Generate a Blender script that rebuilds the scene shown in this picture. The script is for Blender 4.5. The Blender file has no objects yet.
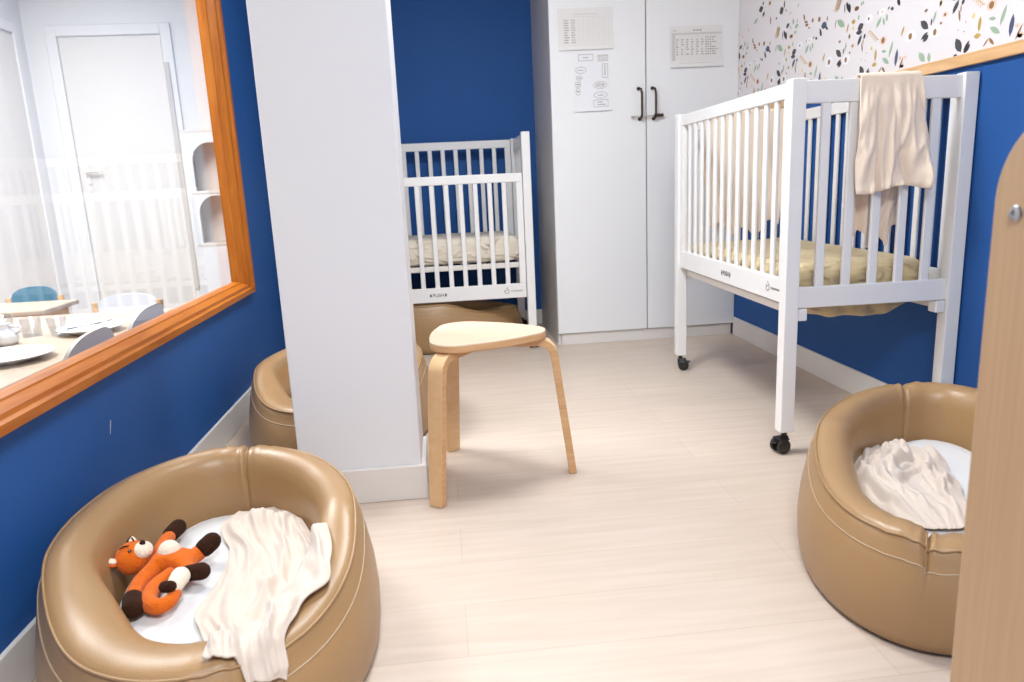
import bpy, bmesh, math, random, base64, struct
from mathutils import Vector, Matrix, noise
random.seed(7)
scene = bpy.context.scene
COL = scene.collection
PI = math.pi
R_ = math.radians

# ------------------------------------------------------------------ materials
def mat(name, col, rough=0.5, spec=0.5, metal=0.0, noise_scale=None, noise_amt=0.06, stretch=(1, 1, 1),
        bump=0.0, bump_scale=200, coat=0.0, sheen=0.0, emit=None, bstretch=(1, 1, 1)):
    m = bpy.data.materials.new(name); m.use_nodes = True
    nt = m.node_tree; b = nt.nodes['Principled BSDF']
    b.inputs['Base Color'].default_value = (*col, 1)
    b.inputs['Roughness'].default_value = rough
    b.inputs['Specular IOR Level'].default_value = spec
    b.inputs['Metallic'].default_value = metal
    b.inputs['Coat Weight'].default_value = coat
    b.inputs['Sheen Weight'].default_value = sheen
    tc = nt.nodes.new('ShaderNodeTexCoord')
    if noise_scale:
        mp = nt.nodes.new('ShaderNodeMapping'); mp.inputs['Scale'].default_value = stretch
        nz = nt.nodes.new('ShaderNodeTexNoise'); nz.inputs['Scale'].default_value = noise_scale; nz.inputs['Detail'].default_value = 6
        mx = nt.nodes.new('ShaderNodeMix'); mx.data_type = 'RGBA'
        mx.inputs[6].default_value = (*[c * (1 - noise_amt) for c in col], 1)
        mx.inputs[7].default_value = (*[min(1, c * (1 + noise_amt)) for c in col], 1)
        nt.links.new(tc.outputs['Object'], mp.inputs[0]); nt.links.new(mp.outputs[0], nz.inputs['Vector'])
        nt.links.new(nz.outputs['Fac'], mx.inputs[0]); nt.links.new(mx.outputs[2], b.inputs['Base Color'])
    if bump:
        mp2 = nt.nodes.new('ShaderNodeMapping'); mp2.inputs['Scale'].default_value = bstretch
        n2 = nt.nodes.new('ShaderNodeTexNoise'); n2.inputs['Scale'].default_value = bump_scale; n2.inputs['Detail'].default_value = 4
        bp = nt.nodes.new('ShaderNodeBump'); bp.inputs['Strength'].default_value = bump; bp.inputs['Distance'].default_value = 0.004
        nt.links.new(tc.outputs['Object'], mp2.inputs[0]); nt.links.new(mp2.outputs[0], n2.inputs['Vector'])
        nt.links.new(n2.outputs['Fac'], bp.inputs['Height']); nt.links.new(bp.outputs[0], b.inputs['Normal'])
    if emit:
        b.inputs['Emission Color'].default_value = (*col, 1); b.inputs['Emission Strength'].default_value = emit
    return m

def wood(name, c1, c2, rough=0.45, scale=6, stretch=(1, 1, 1), bump=0.05, coat=0.0, lo=.3, hi=.7, spec=.45):
    m = bpy.data.materials.new(name); m.use_nodes = True
    nt = m.node_tree; b = nt.nodes['Principled BSDF']; b.inputs['Roughness'].default_value = rough
    b.inputs['Coat Weight'].default_value = coat; b.inputs['Specular IOR Level'].default_value = spec
    tc = nt.nodes.new('ShaderNodeTexCoord'); mp = nt.nodes.new('ShaderNodeMapping'); mp.inputs['Scale'].default_value = stretch
    nz = nt.nodes.new('ShaderNodeTexNoise'); nz.inputs['Scale'].default_value = scale; nz.inputs['Detail'].default_value = 8; nz.inputs['Distortion'].default_value = 0.6
    rp = nt.nodes.new('ShaderNodeValToRGB')
    rp.color_ramp.elements[0].position = lo; rp.color_ramp.elements[0].color = (*c1, 1)
    rp.color_ramp.elements[1].position = hi; rp.color_ramp.elements[1].color = (*c2, 1)
    bp = nt.nodes.new('ShaderNodeBump'); bp.inputs['Strength'].default_value = bump; bp.inputs['Distance'].default_value = 0.002
    L = nt.links.new
    L(tc.outputs['Object'], mp.inputs[0]); L(mp.outputs[0], nz.inputs['Vector']); L(nz.outputs['Fac'], rp.inputs[0])
    L(rp.outputs[0], b.inputs['Base Color']); L(nz.outputs['Fac'], bp.inputs['Height']); L(bp.outputs[0], b.inputs['Normal'])
    return m

def floor_mat():
    m = bpy.data.materials.new('oak_laminate'); m.use_nodes = True
    nt = m.node_tree; b = nt.nodes['Principled BSDF']; b.inputs['Roughness'].default_value = 0.42
    b.inputs['Specular IOR Level'].default_value = .4
    L = nt.links.new
    tc = nt.nodes.new('ShaderNodeTexCoord')
    br = nt.nodes.new('ShaderNodeTexBrick'); br.inputs['Scale'].default_value = 1.0
    br.inputs['Brick Width'].default_value = 1.3; br.inputs['Row Height'].default_value = 0.19; br.inputs['Mortar Size'].default_value = 0.0012
    br.inputs['Color1'].default_value = (0.605, 0.49, 0.405, 1); br.inputs['Color2'].default_value = (0.64, 0.52, 0.43, 1)
    br.inputs['Mortar'].default_value = (0.54, 0.425, 0.335, 1); br.offset = 0.37
    L(tc.outputs['Object'], br.inputs['Vector'])
    mp = nt.nodes.new('ShaderNodeMapping'); mp.inputs['Scale'].default_value = (1.2, 14, 1)
    nz = nt.nodes.new('ShaderNodeTexNoise'); nz.inputs['Scale'].default_value = 2.6; nz.inputs['Detail'].default_value = 9; nz.inputs['Distortion'].default_value = 0.5
    rp = nt.nodes.new('ShaderNodeValToRGB')
    rp.color_ramp.elements[0].position = .3; rp.color_ramp.elements[0].color = (0.90, 0.88, 0.86, 1)
    rp.color_ramp.elements[1].position = .7; rp.color_ramp.elements[1].color = (1.0, 1.0, 1.0, 1)
    mx = nt.nodes.new('ShaderNodeMix'); mx.data_type = 'RGBA'; mx.blend_type = 'MULTIPLY'; mx.inputs[0].default_value = 1
    L(tc.outputs['Object'], mp.inputs[0]); L(mp.outputs[0], nz.inputs['Vector']); L(nz.outputs['Fac'], rp.inputs[0])
    L(br.outputs['Color'], mx.inputs[6]); L(rp.outputs[0], mx.inputs[7]); L(mx.outputs[2], b.inputs['Base Color'])
    bp = nt.nodes.new('ShaderNodeBump'); bp.inputs['Strength'].default_value = .06; bp.inputs['Distance'].default_value = .002
    L(nz.outputs['Fac'], bp.inputs['Height']); L(bp.outputs[0], b.inputs['Normal'])
    return m

def glass_mat(name, tint=(1, 1, 1), ior=1.5, rough=0.0):
    m = bpy.data.materials.new(name); m.use_nodes = True
    nt = m.node_tree; nt.nodes.clear(); L = nt.links.new
    # view-angle reflectance of a pane (Schlick), identical from both faces
    out = nt.nodes.new('ShaderNodeOutputMaterial'); mx = nt.nodes.new('ShaderNodeMixShader')
    lw = nt.nodes.new('ShaderNodeLayerWeight'); lw.inputs['Blend'].default_value = .5
    pw = nt.nodes.new('ShaderNodeMath'); pw.operation = 'POWER'; pw.inputs[1].default_value = 5
    r0 = ((ior - 1) / (ior + 1)) ** 2
    ma = nt.nodes.new('ShaderNodeMath'); ma.operation = 'MULTIPLY_ADD'; ma.inputs[1].default_value = 1 - r0; ma.inputs[2].default_value = r0
    tr = nt.nodes.new('ShaderNodeBsdfTransparent'); tr.inputs[0].default_value = (*tint, 1)
    gl = nt.nodes.new('ShaderNodeBsdfGlossy'); gl.inputs['Roughness'].default_value = rough
    L(lw.outputs['Facing'], pw.inputs[0]); L(pw.outputs[0], ma.inputs[0]); L(ma.outputs[0], mx.inputs[0])
    L(tr.outputs[0], mx.inputs[1]); L(gl.outputs[0], mx.inputs[2]); L(mx.outputs[0], out.inputs[0])
    return m

def leather():
    m = mat('taupe_leatherette', (0.375, 0.218, 0.098), rough=0.36, spec=0.5, noise_scale=3, noise_amt=.05, bump=0.10, bump_scale=260)
    return m

M = {}
M['floor'] = floor_mat()
M['white_wall'] = mat('white_paint', (0.80, 0.79, 0.80), .55, .3, noise_scale=2, noise_amt=.015, bump=.04, bump_scale=90)
M['ceiling'] = mat('ceiling_white', (0.85, 0.84, 0.82), .8, .2, noise_scale=3, noise_amt=.02)
M['blue'] = mat('blue_wall_paint', (0.019, 0.093, 0.310), .6, .22, noise_scale=3, noise_amt=.07, bump=.03, bump_scale=120)
M['skirting'] = mat('white_skirting', (0.76, 0.71, 0.67), .4, .4, noise_scale=4, noise_amt=.02)
M['wallpaper'] = mat('wallpaper_ground', (0.80, 0.745, 0.745), .7, .2, noise_scale=8, noise_amt=.015)
M['pine'] = wood('pine_rail', (0.63, 0.33, 0.13), (0.83, 0.52, 0.27), .45, 5, (6, .8, 8))
M['window_wood_y'] = wood('varnished_pine_along', (0.37, 0.095, 0.008), (0.50, 0.16, 0.018), .38, 5, (9, .9, 9), spec=.22)
M['window_wood_z'] = wood('varnished_pine_upright', (0.37, 0.095, 0.008), (0.50, 0.16, 0.018), .38, 5, (9, 9, .9), spec=.22)
M['crib'] = mat('white_lacquer', (0.84, 0.812, 0.79), .3, .5, noise_scale=4, noise_amt=.012)
M['crib_inner'] = mat('cream_lacquer', (0.82, 0.77, 0.71), .4, .4, noise_scale=4, noise_amt=.02)
M['black'] = mat('black_plastic', (0.014, 0.012, 0.010), .35, .5, noise_scale=30, noise_amt=.2)
M['grey_rubber'] = mat('grey_rubber', (0.05, 0.045, 0.04), .6, .3, noise_scale=30, noise_amt=.2)
M['birch'] = wood('birch_veneer', (0.70, 0.43, 0.215), (0.77, 0.50, 0.27), .42, 5, (1.5, 8, 8))
M['birch_seat'] = wood('birch_seat_veneer', (0.66, 0.49, 0.345), (0.71, 0.54, 0.39), .42, 5, (2, 10, 6))
M['birch_edge'] = wood('birch_ply_edge', (0.60, 0.33, 0.15), (0.72, 0.44, 0.22), .5, 8, (1, 1, 12))
M['leather'] = leather()
M['seam'] = mat('seam_piping', (0.46, 0.33, 0.21), .4, .5, noise_scale=60, noise_amt=.15)
M['sole'] = mat('dark_base_fabric', (0.10, 0.065, 0.04), .7, .2, noise_scale=80, noise_amt=.15)
M['sheet'] = mat('white_cotton', (0.70, 0.68, 0.675), .85, .1, noise_scale=12, noise_amt=.02, bump=.15, bump_scale=40, sheen=.2)
M['muslin'] = mat('cream_muslin', (0.86, 0.70, 0.555), .9, .1, noise_scale=14, noise_amt=.03, bump=.22, bump_scale=120, sheen=.3)
M['muslin_white'] = mat('ivory_muslin', (0.645, 0.535, 0.45), .9, .1, noise_scale=14, noise_amt=.03, bump=.22, bump_scale=120, sheen=.3)
def creased(name, col, sc=(9, 9, 20), dist=.03, amt=.9):
    m = mat(name, col, .85, .1, noise_scale=9, noise_amt=.07, sheen=.2)
    nt = m.node_tree; L = nt.links.new; b = nt.nodes['Principled BSDF']
    tc = nt.nodes.new('ShaderNodeTexCoord'); mp = nt.nodes.new('ShaderNodeMapping'); mp.inputs['Scale'].default_value = sc; mp.inputs['Rotation'].default_value = (.5, .4, .6)
    nz = nt.nodes.new('ShaderNodeTexNoise'); nz.noise_type = 'RIDGED_MULTIFRACTAL'; nz.inputs['Scale'].default_value = 1; nz.inputs['Detail'].default_value = 3; nz.inputs['Distortion'].default_value = 1.2
    bp = nt.nodes.new('ShaderNodeBump'); bp.inputs['Strength'].default_value = amt; bp.inputs['Distance'].default_value = dist
    L(tc.outputs['Object'], mp.inputs[0]); L(mp.outputs[0], nz.inputs['Vector']); L(nz.outputs['Fac'], bp.inputs['Height']); L(bp.outputs[0], b.inputs['Normal'])
    return m
M['khaki_sheet'] = creased('sand_cotton', (0.62, 0.48, 0.27))
M['cream_sheet'] = creased('cream_cotton', (0.78, 0.68, 0.56))
M['fox'] = mat('orange_plush', (0.68, 0.135, 0.012), .95, .05, noise_scale=60, noise_amt=.22, bump=.8, bump_scale=260, sheen=.12)
M['fox_cream'] = mat('cream_plush', (0.84, 0.70, 0.55), .95, .05, noise_scale=60, noise_amt=.12, bump=.6, bump_scale=320, sheen=.5)
M['fox_brown'] = mat('dark_brown_plush', (0.040, 0.016, 0.009), .95, .05, noise_scale=60, noise_amt=.3, bump=.8, bump_scale=260, sheen=.03)
M['closet'] = mat('white_laminate', (0.83, 0.82, 0.82), .45, .35, noise_scale=2, noise_amt=.012)
M['closet_side'] = wood('grey_oak_laminate', (0.62, 0.575, 0.54), (0.70, 0.655, 0.62), .5, 4, (9, 9, .8))
M['gap'] = mat('shadow_gap_carcass', (0.30, 0.23, 0.17), .7, .2, noise_scale=8, noise_amt=.1)
M['bronze'] = mat('dark_bronze', (0.07, 0.045, 0.028), .35, .5, metal=.8, noise_scale=40, noise_amt=.2)
M['nickel'] = mat('brushed_nickel', (0.55, 0.52, 0.48), .35, .5, metal=1.0, noise_scale=40, noise_amt=.1)
M['paper'] = mat('white_paper', (0.82, 0.81, 0.83), .7, .2, noise_scale=6, noise_amt=.01)
M['paper_warm'] = mat('warm_white_paper', (0.78, 0.75, 0.73), .6, .3, noise_scale=6, noise_amt=.015)
M['ink'] = mat('grey_print', (0.36, 0.30, 0.26), .7, .2, noise_scale=50, noise_amt=.2)
M['ink_pale'] = mat('pale_print', (0.62, 0.57, 0.55), .7, .2, noise_scale=50, noise_amt=.05)
M['ink_brown'] = mat('brown_print', (0.36, 0.22, 0.10), .7, .2, noise_scale=50, noise_amt=.2)
M['logo'] = mat('black_stencil', (0.03, 0.028, 0.026), .5, .3, noise_scale=50, noise_amt=.2)
M['beech'] = wood('beech_laminate', (0.43, 0.265, 0.14), (0.48, 0.305, 0.17), .45, 4, (30, 30, .7), bump=.03)
M['pane'] = glass_mat('window_glass', (.985, .99, .985))
M['tumbler_glass'] = glass_mat('drinking_glass', (.88, .89, .90), 1.5)
M['room_white'] = mat('bright_white_paint', (0.84, 0.83, 0.82), .6, .3, noise_scale=2, noise_amt=.01)
M['room_door'] = mat('cream_door_paint', (0.80, 0.77, 0.73), .45, .35, noise_scale=2, noise_amt=.01)
M['pale_table'] = wood('pale_maple_top', (0.47, 0.36, 0.27), (0.54, 0.42, 0.32), .35, 4, (1, 6, 6))
M['apron'] = wood('orange_beech', (0.66, 0.36, 0.16), (0.75, 0.45, 0.22), .45, 5, (2, 8, 8))
M['porcelain'] = mat('white_porcelain', (0.82, 0.82, 0.85), .18, .6, noise_scale=5, noise_amt=.01)
M['chair_blue'] = mat('teal_blue_laminate', (0.09, 0.24, 0.35), .4, .4, noise_scale=8, noise_amt=.15)
M['chair_white'] = mat('white_chair_laminate', (0.80, 0.80, 0.83), .4, .4, noise_scale=8, noise_amt=.02)
M['chair_grey'] = mat('grey_chair_laminate', (0.60, 0.56, 0.54), .45, .4, noise_scale=8, noise_amt=.03)
M['arch_inside'] = mat('beige_shelf_lining', (0.80, 0.74, 0.67), .6, .3, noise_scale=4, noise_amt=.04)
M['eye'] = mat('glass_bead_eye', (0.02, 0.015, 0.012), .1, .8, noise_scale=30, noise_amt=.1)
M['lamp'] = mat('lamp_diffuser', (1, .97, .93), .5, emit=6.0)
M['metal_grey'] = mat('grey_steel', (0.4, 0.4, 0.4), .3, .5, metal=1, noise_scale=30, noise_amt=.1)
WP = dict(D=(0.085, 0.08, 0.085), G=(0.36, 0.47, 0.33), O=(0.55, 0.36, 0.10), N=(0.095, 0.105, 0.19), B=(0.33, 0.175, 0.075),
          T=(0.72, 0.50, 0.32), P=(0.83, 0.62, 0.50), W=(0.86, 0.84, 0.86), Y=(0.80, 0.62, 0.26))
for k, c in WP.items(): M['wp' + k] = mat('wallpaper_print_' + k.lower(), c, .7, .2, noise_scale=30, noise_amt=.08)

# ------------------------------------------------------------------ mesh helpers
class MB:
    """collects geometry for one mesh object"""
    def __init__(s): s.v = []; s.f = []; s.mi = []; s.m = 0
    def add(s, verts, faces):
        o = len(s.v); s.v += [tuple(v) for v in verts]
        for f in faces: s.f.append(tuple(i + o for i in f)); s.mi.append(s.m)
        return s
    def bm(s, b, mtx=None):
        b.verts.index_update()
        vs = [(mtx @ v.co if mtx else v.co.copy()) for v in b.verts]
        s.add(vs, [[v.index for v in f.verts] for f in b.faces]); b.free(); return s
    def box(s, x0, x1, y0, y1, z0, z1, bev=0.0, mtx=None, seg=1):
        b = bmesh.new(); bmesh.ops.create_cube(b, size=1)
        for v in b.verts: v.co = Vector(((x0 + x1) / 2 + v.co.x * (x1 - x0), (y0 + y1) / 2 + v.co.y * (y1 - y0), (z0 + z1) / 2 + v.co.z * (z1 - z0)))
        if bev: bmesh.ops.bevel(b, geom=b.edges[:], offset=bev, segments=seg, profile=.5, affect='EDGES')
        return s.bm(b, mtx)
    def tube(s, pts, rad, n=10, cap=True):
        pts = [Vector(p) for p in pts]; k = len(pts)
        rad = rad if hasattr(rad, '__len__') else [rad] * k
        vs = []; up = Vector((0, 0, 1))
        t0 = (pts[1] - pts[0]).normalized()
        if abs(t0.dot(up)) > .9: up = Vector((1, 0, 0))
        a = t0.cross(up).normalized()
        for i, p in enumerate(pts):
            t = (pts[min(i + 1, k - 1)] - pts[max(i - 1, 0)]).normalized()
            a = (a - t * a.dot(t)).normalized(); b = t.cross(a)
            for j in range(n):
                an = 2 * PI * j / n; vs.append(p + (a * math.cos(an) + b * math.sin(an)) * rad[i])
        fs = [(i * n + j, i * n + (j + 1) % n, (i + 1) * n + (j + 1) % n, (i + 1) * n + j) for i in range(k - 1) for j in range(n)]
        if cap: fs += [tuple(range(n - 1, -1, -1)), tuple((k - 1) * n + j for j in range(n))]
        return s.add(vs, fs)
    def lathe(s, prof, n=32, c=(0, 0, 0), axis=None):
        vs = []; fs = []; k = len(prof)
        q = Vector((0, 0, 1)).rotation_difference(Vector(axis)) if axis else None
        for r, z in prof:
            for j in range(n):
                p = Vector((r * math.cos(2 * PI * j / n), r * math.sin(2 * PI * j / n), z))
                if q: p = q @ p
                vs.append(p + Vector(c))
        for i in range(k - 1):
            for j in range(n): fs.append((i * n + j, i * n + (j + 1) % n, (i + 1) * n + (j + 1) % n, (i + 1) * n + j))
        fs += [tuple(range(n - 1, -1, -1)), tuple((k - 1) * n + j for j in range(n))]
        return s.add(vs, fs)
    def prism(s, poly, d0, d1, plane='xy'):
        """extrude a 2-D polygon; plane names the polygon axes"""
        n = len(poly)
        def P(a, b, d): return {'xy': (a, b, d), 'xz': (a, d, b), 'yz': (d, a, b)}[plane]
        vs = [P(a, b, d0) for a, b in poly] + [P(a, b, d1) for a, b in poly]
        fs = [tuple(range(n - 1, -1, -1)), tuple(range(n, 2 * n))] + [(i, (i + 1) % n, n + (i + 1) % n, n + i) for i in range(n)]
        return s.add(vs, fs)
    def ball(s, c, r, n=16, m=10, mtx=None):
        r = r if hasattr(r, '__len__') else (r, r, r)
        vs = []; 
        b = bmesh.new(); bmesh.ops.create_uvsphere(b, u_segments=n, v_segments=m, radius=1)
        for v in b.verts:
            p = Vector((v.co.x * r[0], v.co.y * r[1], v.co.z * r[2]))
            v.co = (mtx @ p if mtx else p) + Vector(c)
        return s.bm(b)
    def build(s, name, m, parent=None, smooth=False, sub=0, loc=None, rz=0, angle=None):
        me = bpy.data.meshes.new(name); me.from_pydata(s.v, [], s.f)
        ms = m if isinstance(m, (list, tuple)) else [m]
        for x in ms: me.materials.append(x)
        if len(ms) > 1: me.polygons.foreach_set('material_index', s.mi)
        b = bmesh.new(); b.from_mesh(me); bmesh.ops.recalc_face_normals(b, faces=b.faces); b.to_mesh(me); b.free()
        if smooth:
            me.polygons.foreach_set('use_smooth', [True] * len(me.polygons))
            if angle: me.set_sharp_from_angle(angle=R_(angle))
        me.update()
        o = bpy.data.objects.new(name, me); COL.objects.link(o)
        if parent: o.parent = parent
        if loc: o.location = loc
        if rz: o.rotation_euler.z = rz
        if sub:
            md = o.modifiers.new('sub', 'SUBSURF'); md.levels = sub; md.render_levels = sub
        return o

def thing(name, label, cat, loc=(0, 0, 0), rz=0, group=None):
    o = bpy.data.objects.new(name, None); COL.objects.link(o); o.empty_display_size = .05
    o.location = loc; o.rotation_euler.z = rz; return tag(o, label, cat, group)
def tag(o, label, cat, group=None):
    o['label'] = label; o['category'] = cat
    if group: o['group'] = group
    return o
def struct_(o):
    o['kind'] = 'structure'; return o
def copy_tree(o, parent=None):
    c = o.copy(); COL.objects.link(c)
    if parent: c.parent = parent
    for ch in list(o.children): copy_tree(ch, c)
    return c

# ------------------------------------------------------------------ camera
F_PX, H_CAM, ROLL = 725.0, 0.95, R_(2.68)
cy = Vector((437.5 - 512, 186.5 - 341, F_PX)).normalized()      # depth direction of the room seen from the camera
dn = Vector((math.sin(ROLL), math.cos(ROLL)))
kk = -(F_PX ** 2) / ((437.5 - 512) * dn.x + (186.5 - 341) * dn.y)
cd = Vector((dn.x * kk, dn.y * kk, F_PX)).normalized()
cx = cd.cross(cy)
rows = (cx, cy, -cd)
right = Vector([r.x for r in rows]); down = Vector([r.y for r in rows]); fwd = Vector([r.z for r in rows])
cam_d = bpy.data.cameras.new('camera'); cam = bpy.data.objects.new('camera', cam_d); COL.objects.link(cam)
mw = Matrix((right, -down, -fwd)).transposed().to_4x4(); mw.translation = (0, 0, H_CAM)
cam.matrix_world = mw
cam_d.sensor_width = 36; cam_d.lens = F_PX * 36 / 1024; cam_d.clip_start = .02
cam_d.dof.use_dof = True; cam_d.dof.focus_distance = 2.3; cam_d.dof.aperture_fstop = 5.0
scene.camera = cam

# ------------------------------------------------------------------ room dimensions
XL, XR, YB, YF, ZC = -0.90, 1.717, 4.85, -1.6, 2.5
XS, YS = -2.68, 5.46           # the neighbouring room's far corner
"""left window opening in wall coordinates"""
WY0, WY1, WZ0, WZ1 = 0.15, 3.407, 0.568, 1.98
HY0, HY1, HZ0, HZ1 = WY0 - .022, WY1 + .022, WZ0 - .022, WZ1 + .022

def quadwall(name, mb, m): return struct_(mb.build(name, m))
quadwall('floor', MB().box(-2.9, XR + .1, YF, YS + .1, -.05, 0), M['floor'])
quadwall('ceiling', MB().box(-2.9, XR + .1, YF, YS + .1, ZC, ZC + .05), M['ceiling'])
w = MB()
w.box(XL - .06, XL, YF, HY0, 0, ZC); w.box(XL - .06, XL, HY1, YB, 0, ZC)
w.box(XL - .06, XL, HY0, HY1, 0, HZ0); w.box(XL - .06, XL, HY0, HY1, HZ1, ZC)
quadwall('wall_left', w, M['blue'])
wl_ = bpy.data.objects['wall_left']
MB().add([(XL + .0006, 1.925, .386), (XL + .0006, 1.930, .387), (XL + .0006, 1.915, .353), (XL + .0006, 1.912, .352)], [(0, 1, 2, 3)]).build('paint_scratch', M['skirting'], wl_)
quadwall('wall_back', MB().box(XL - .1, XR + .1, YB, YB + .08, 0, ZC), M['blue'])
quadwall('wall_front', MB().box(-2.9, XR + .1, YF - .08, YF, 0, ZC), M['white_wall'])
wr = quadwall('wall_right', MB().box(XR, XR + .08, YF, YB, 0, ZC), M['blue'])

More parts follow.
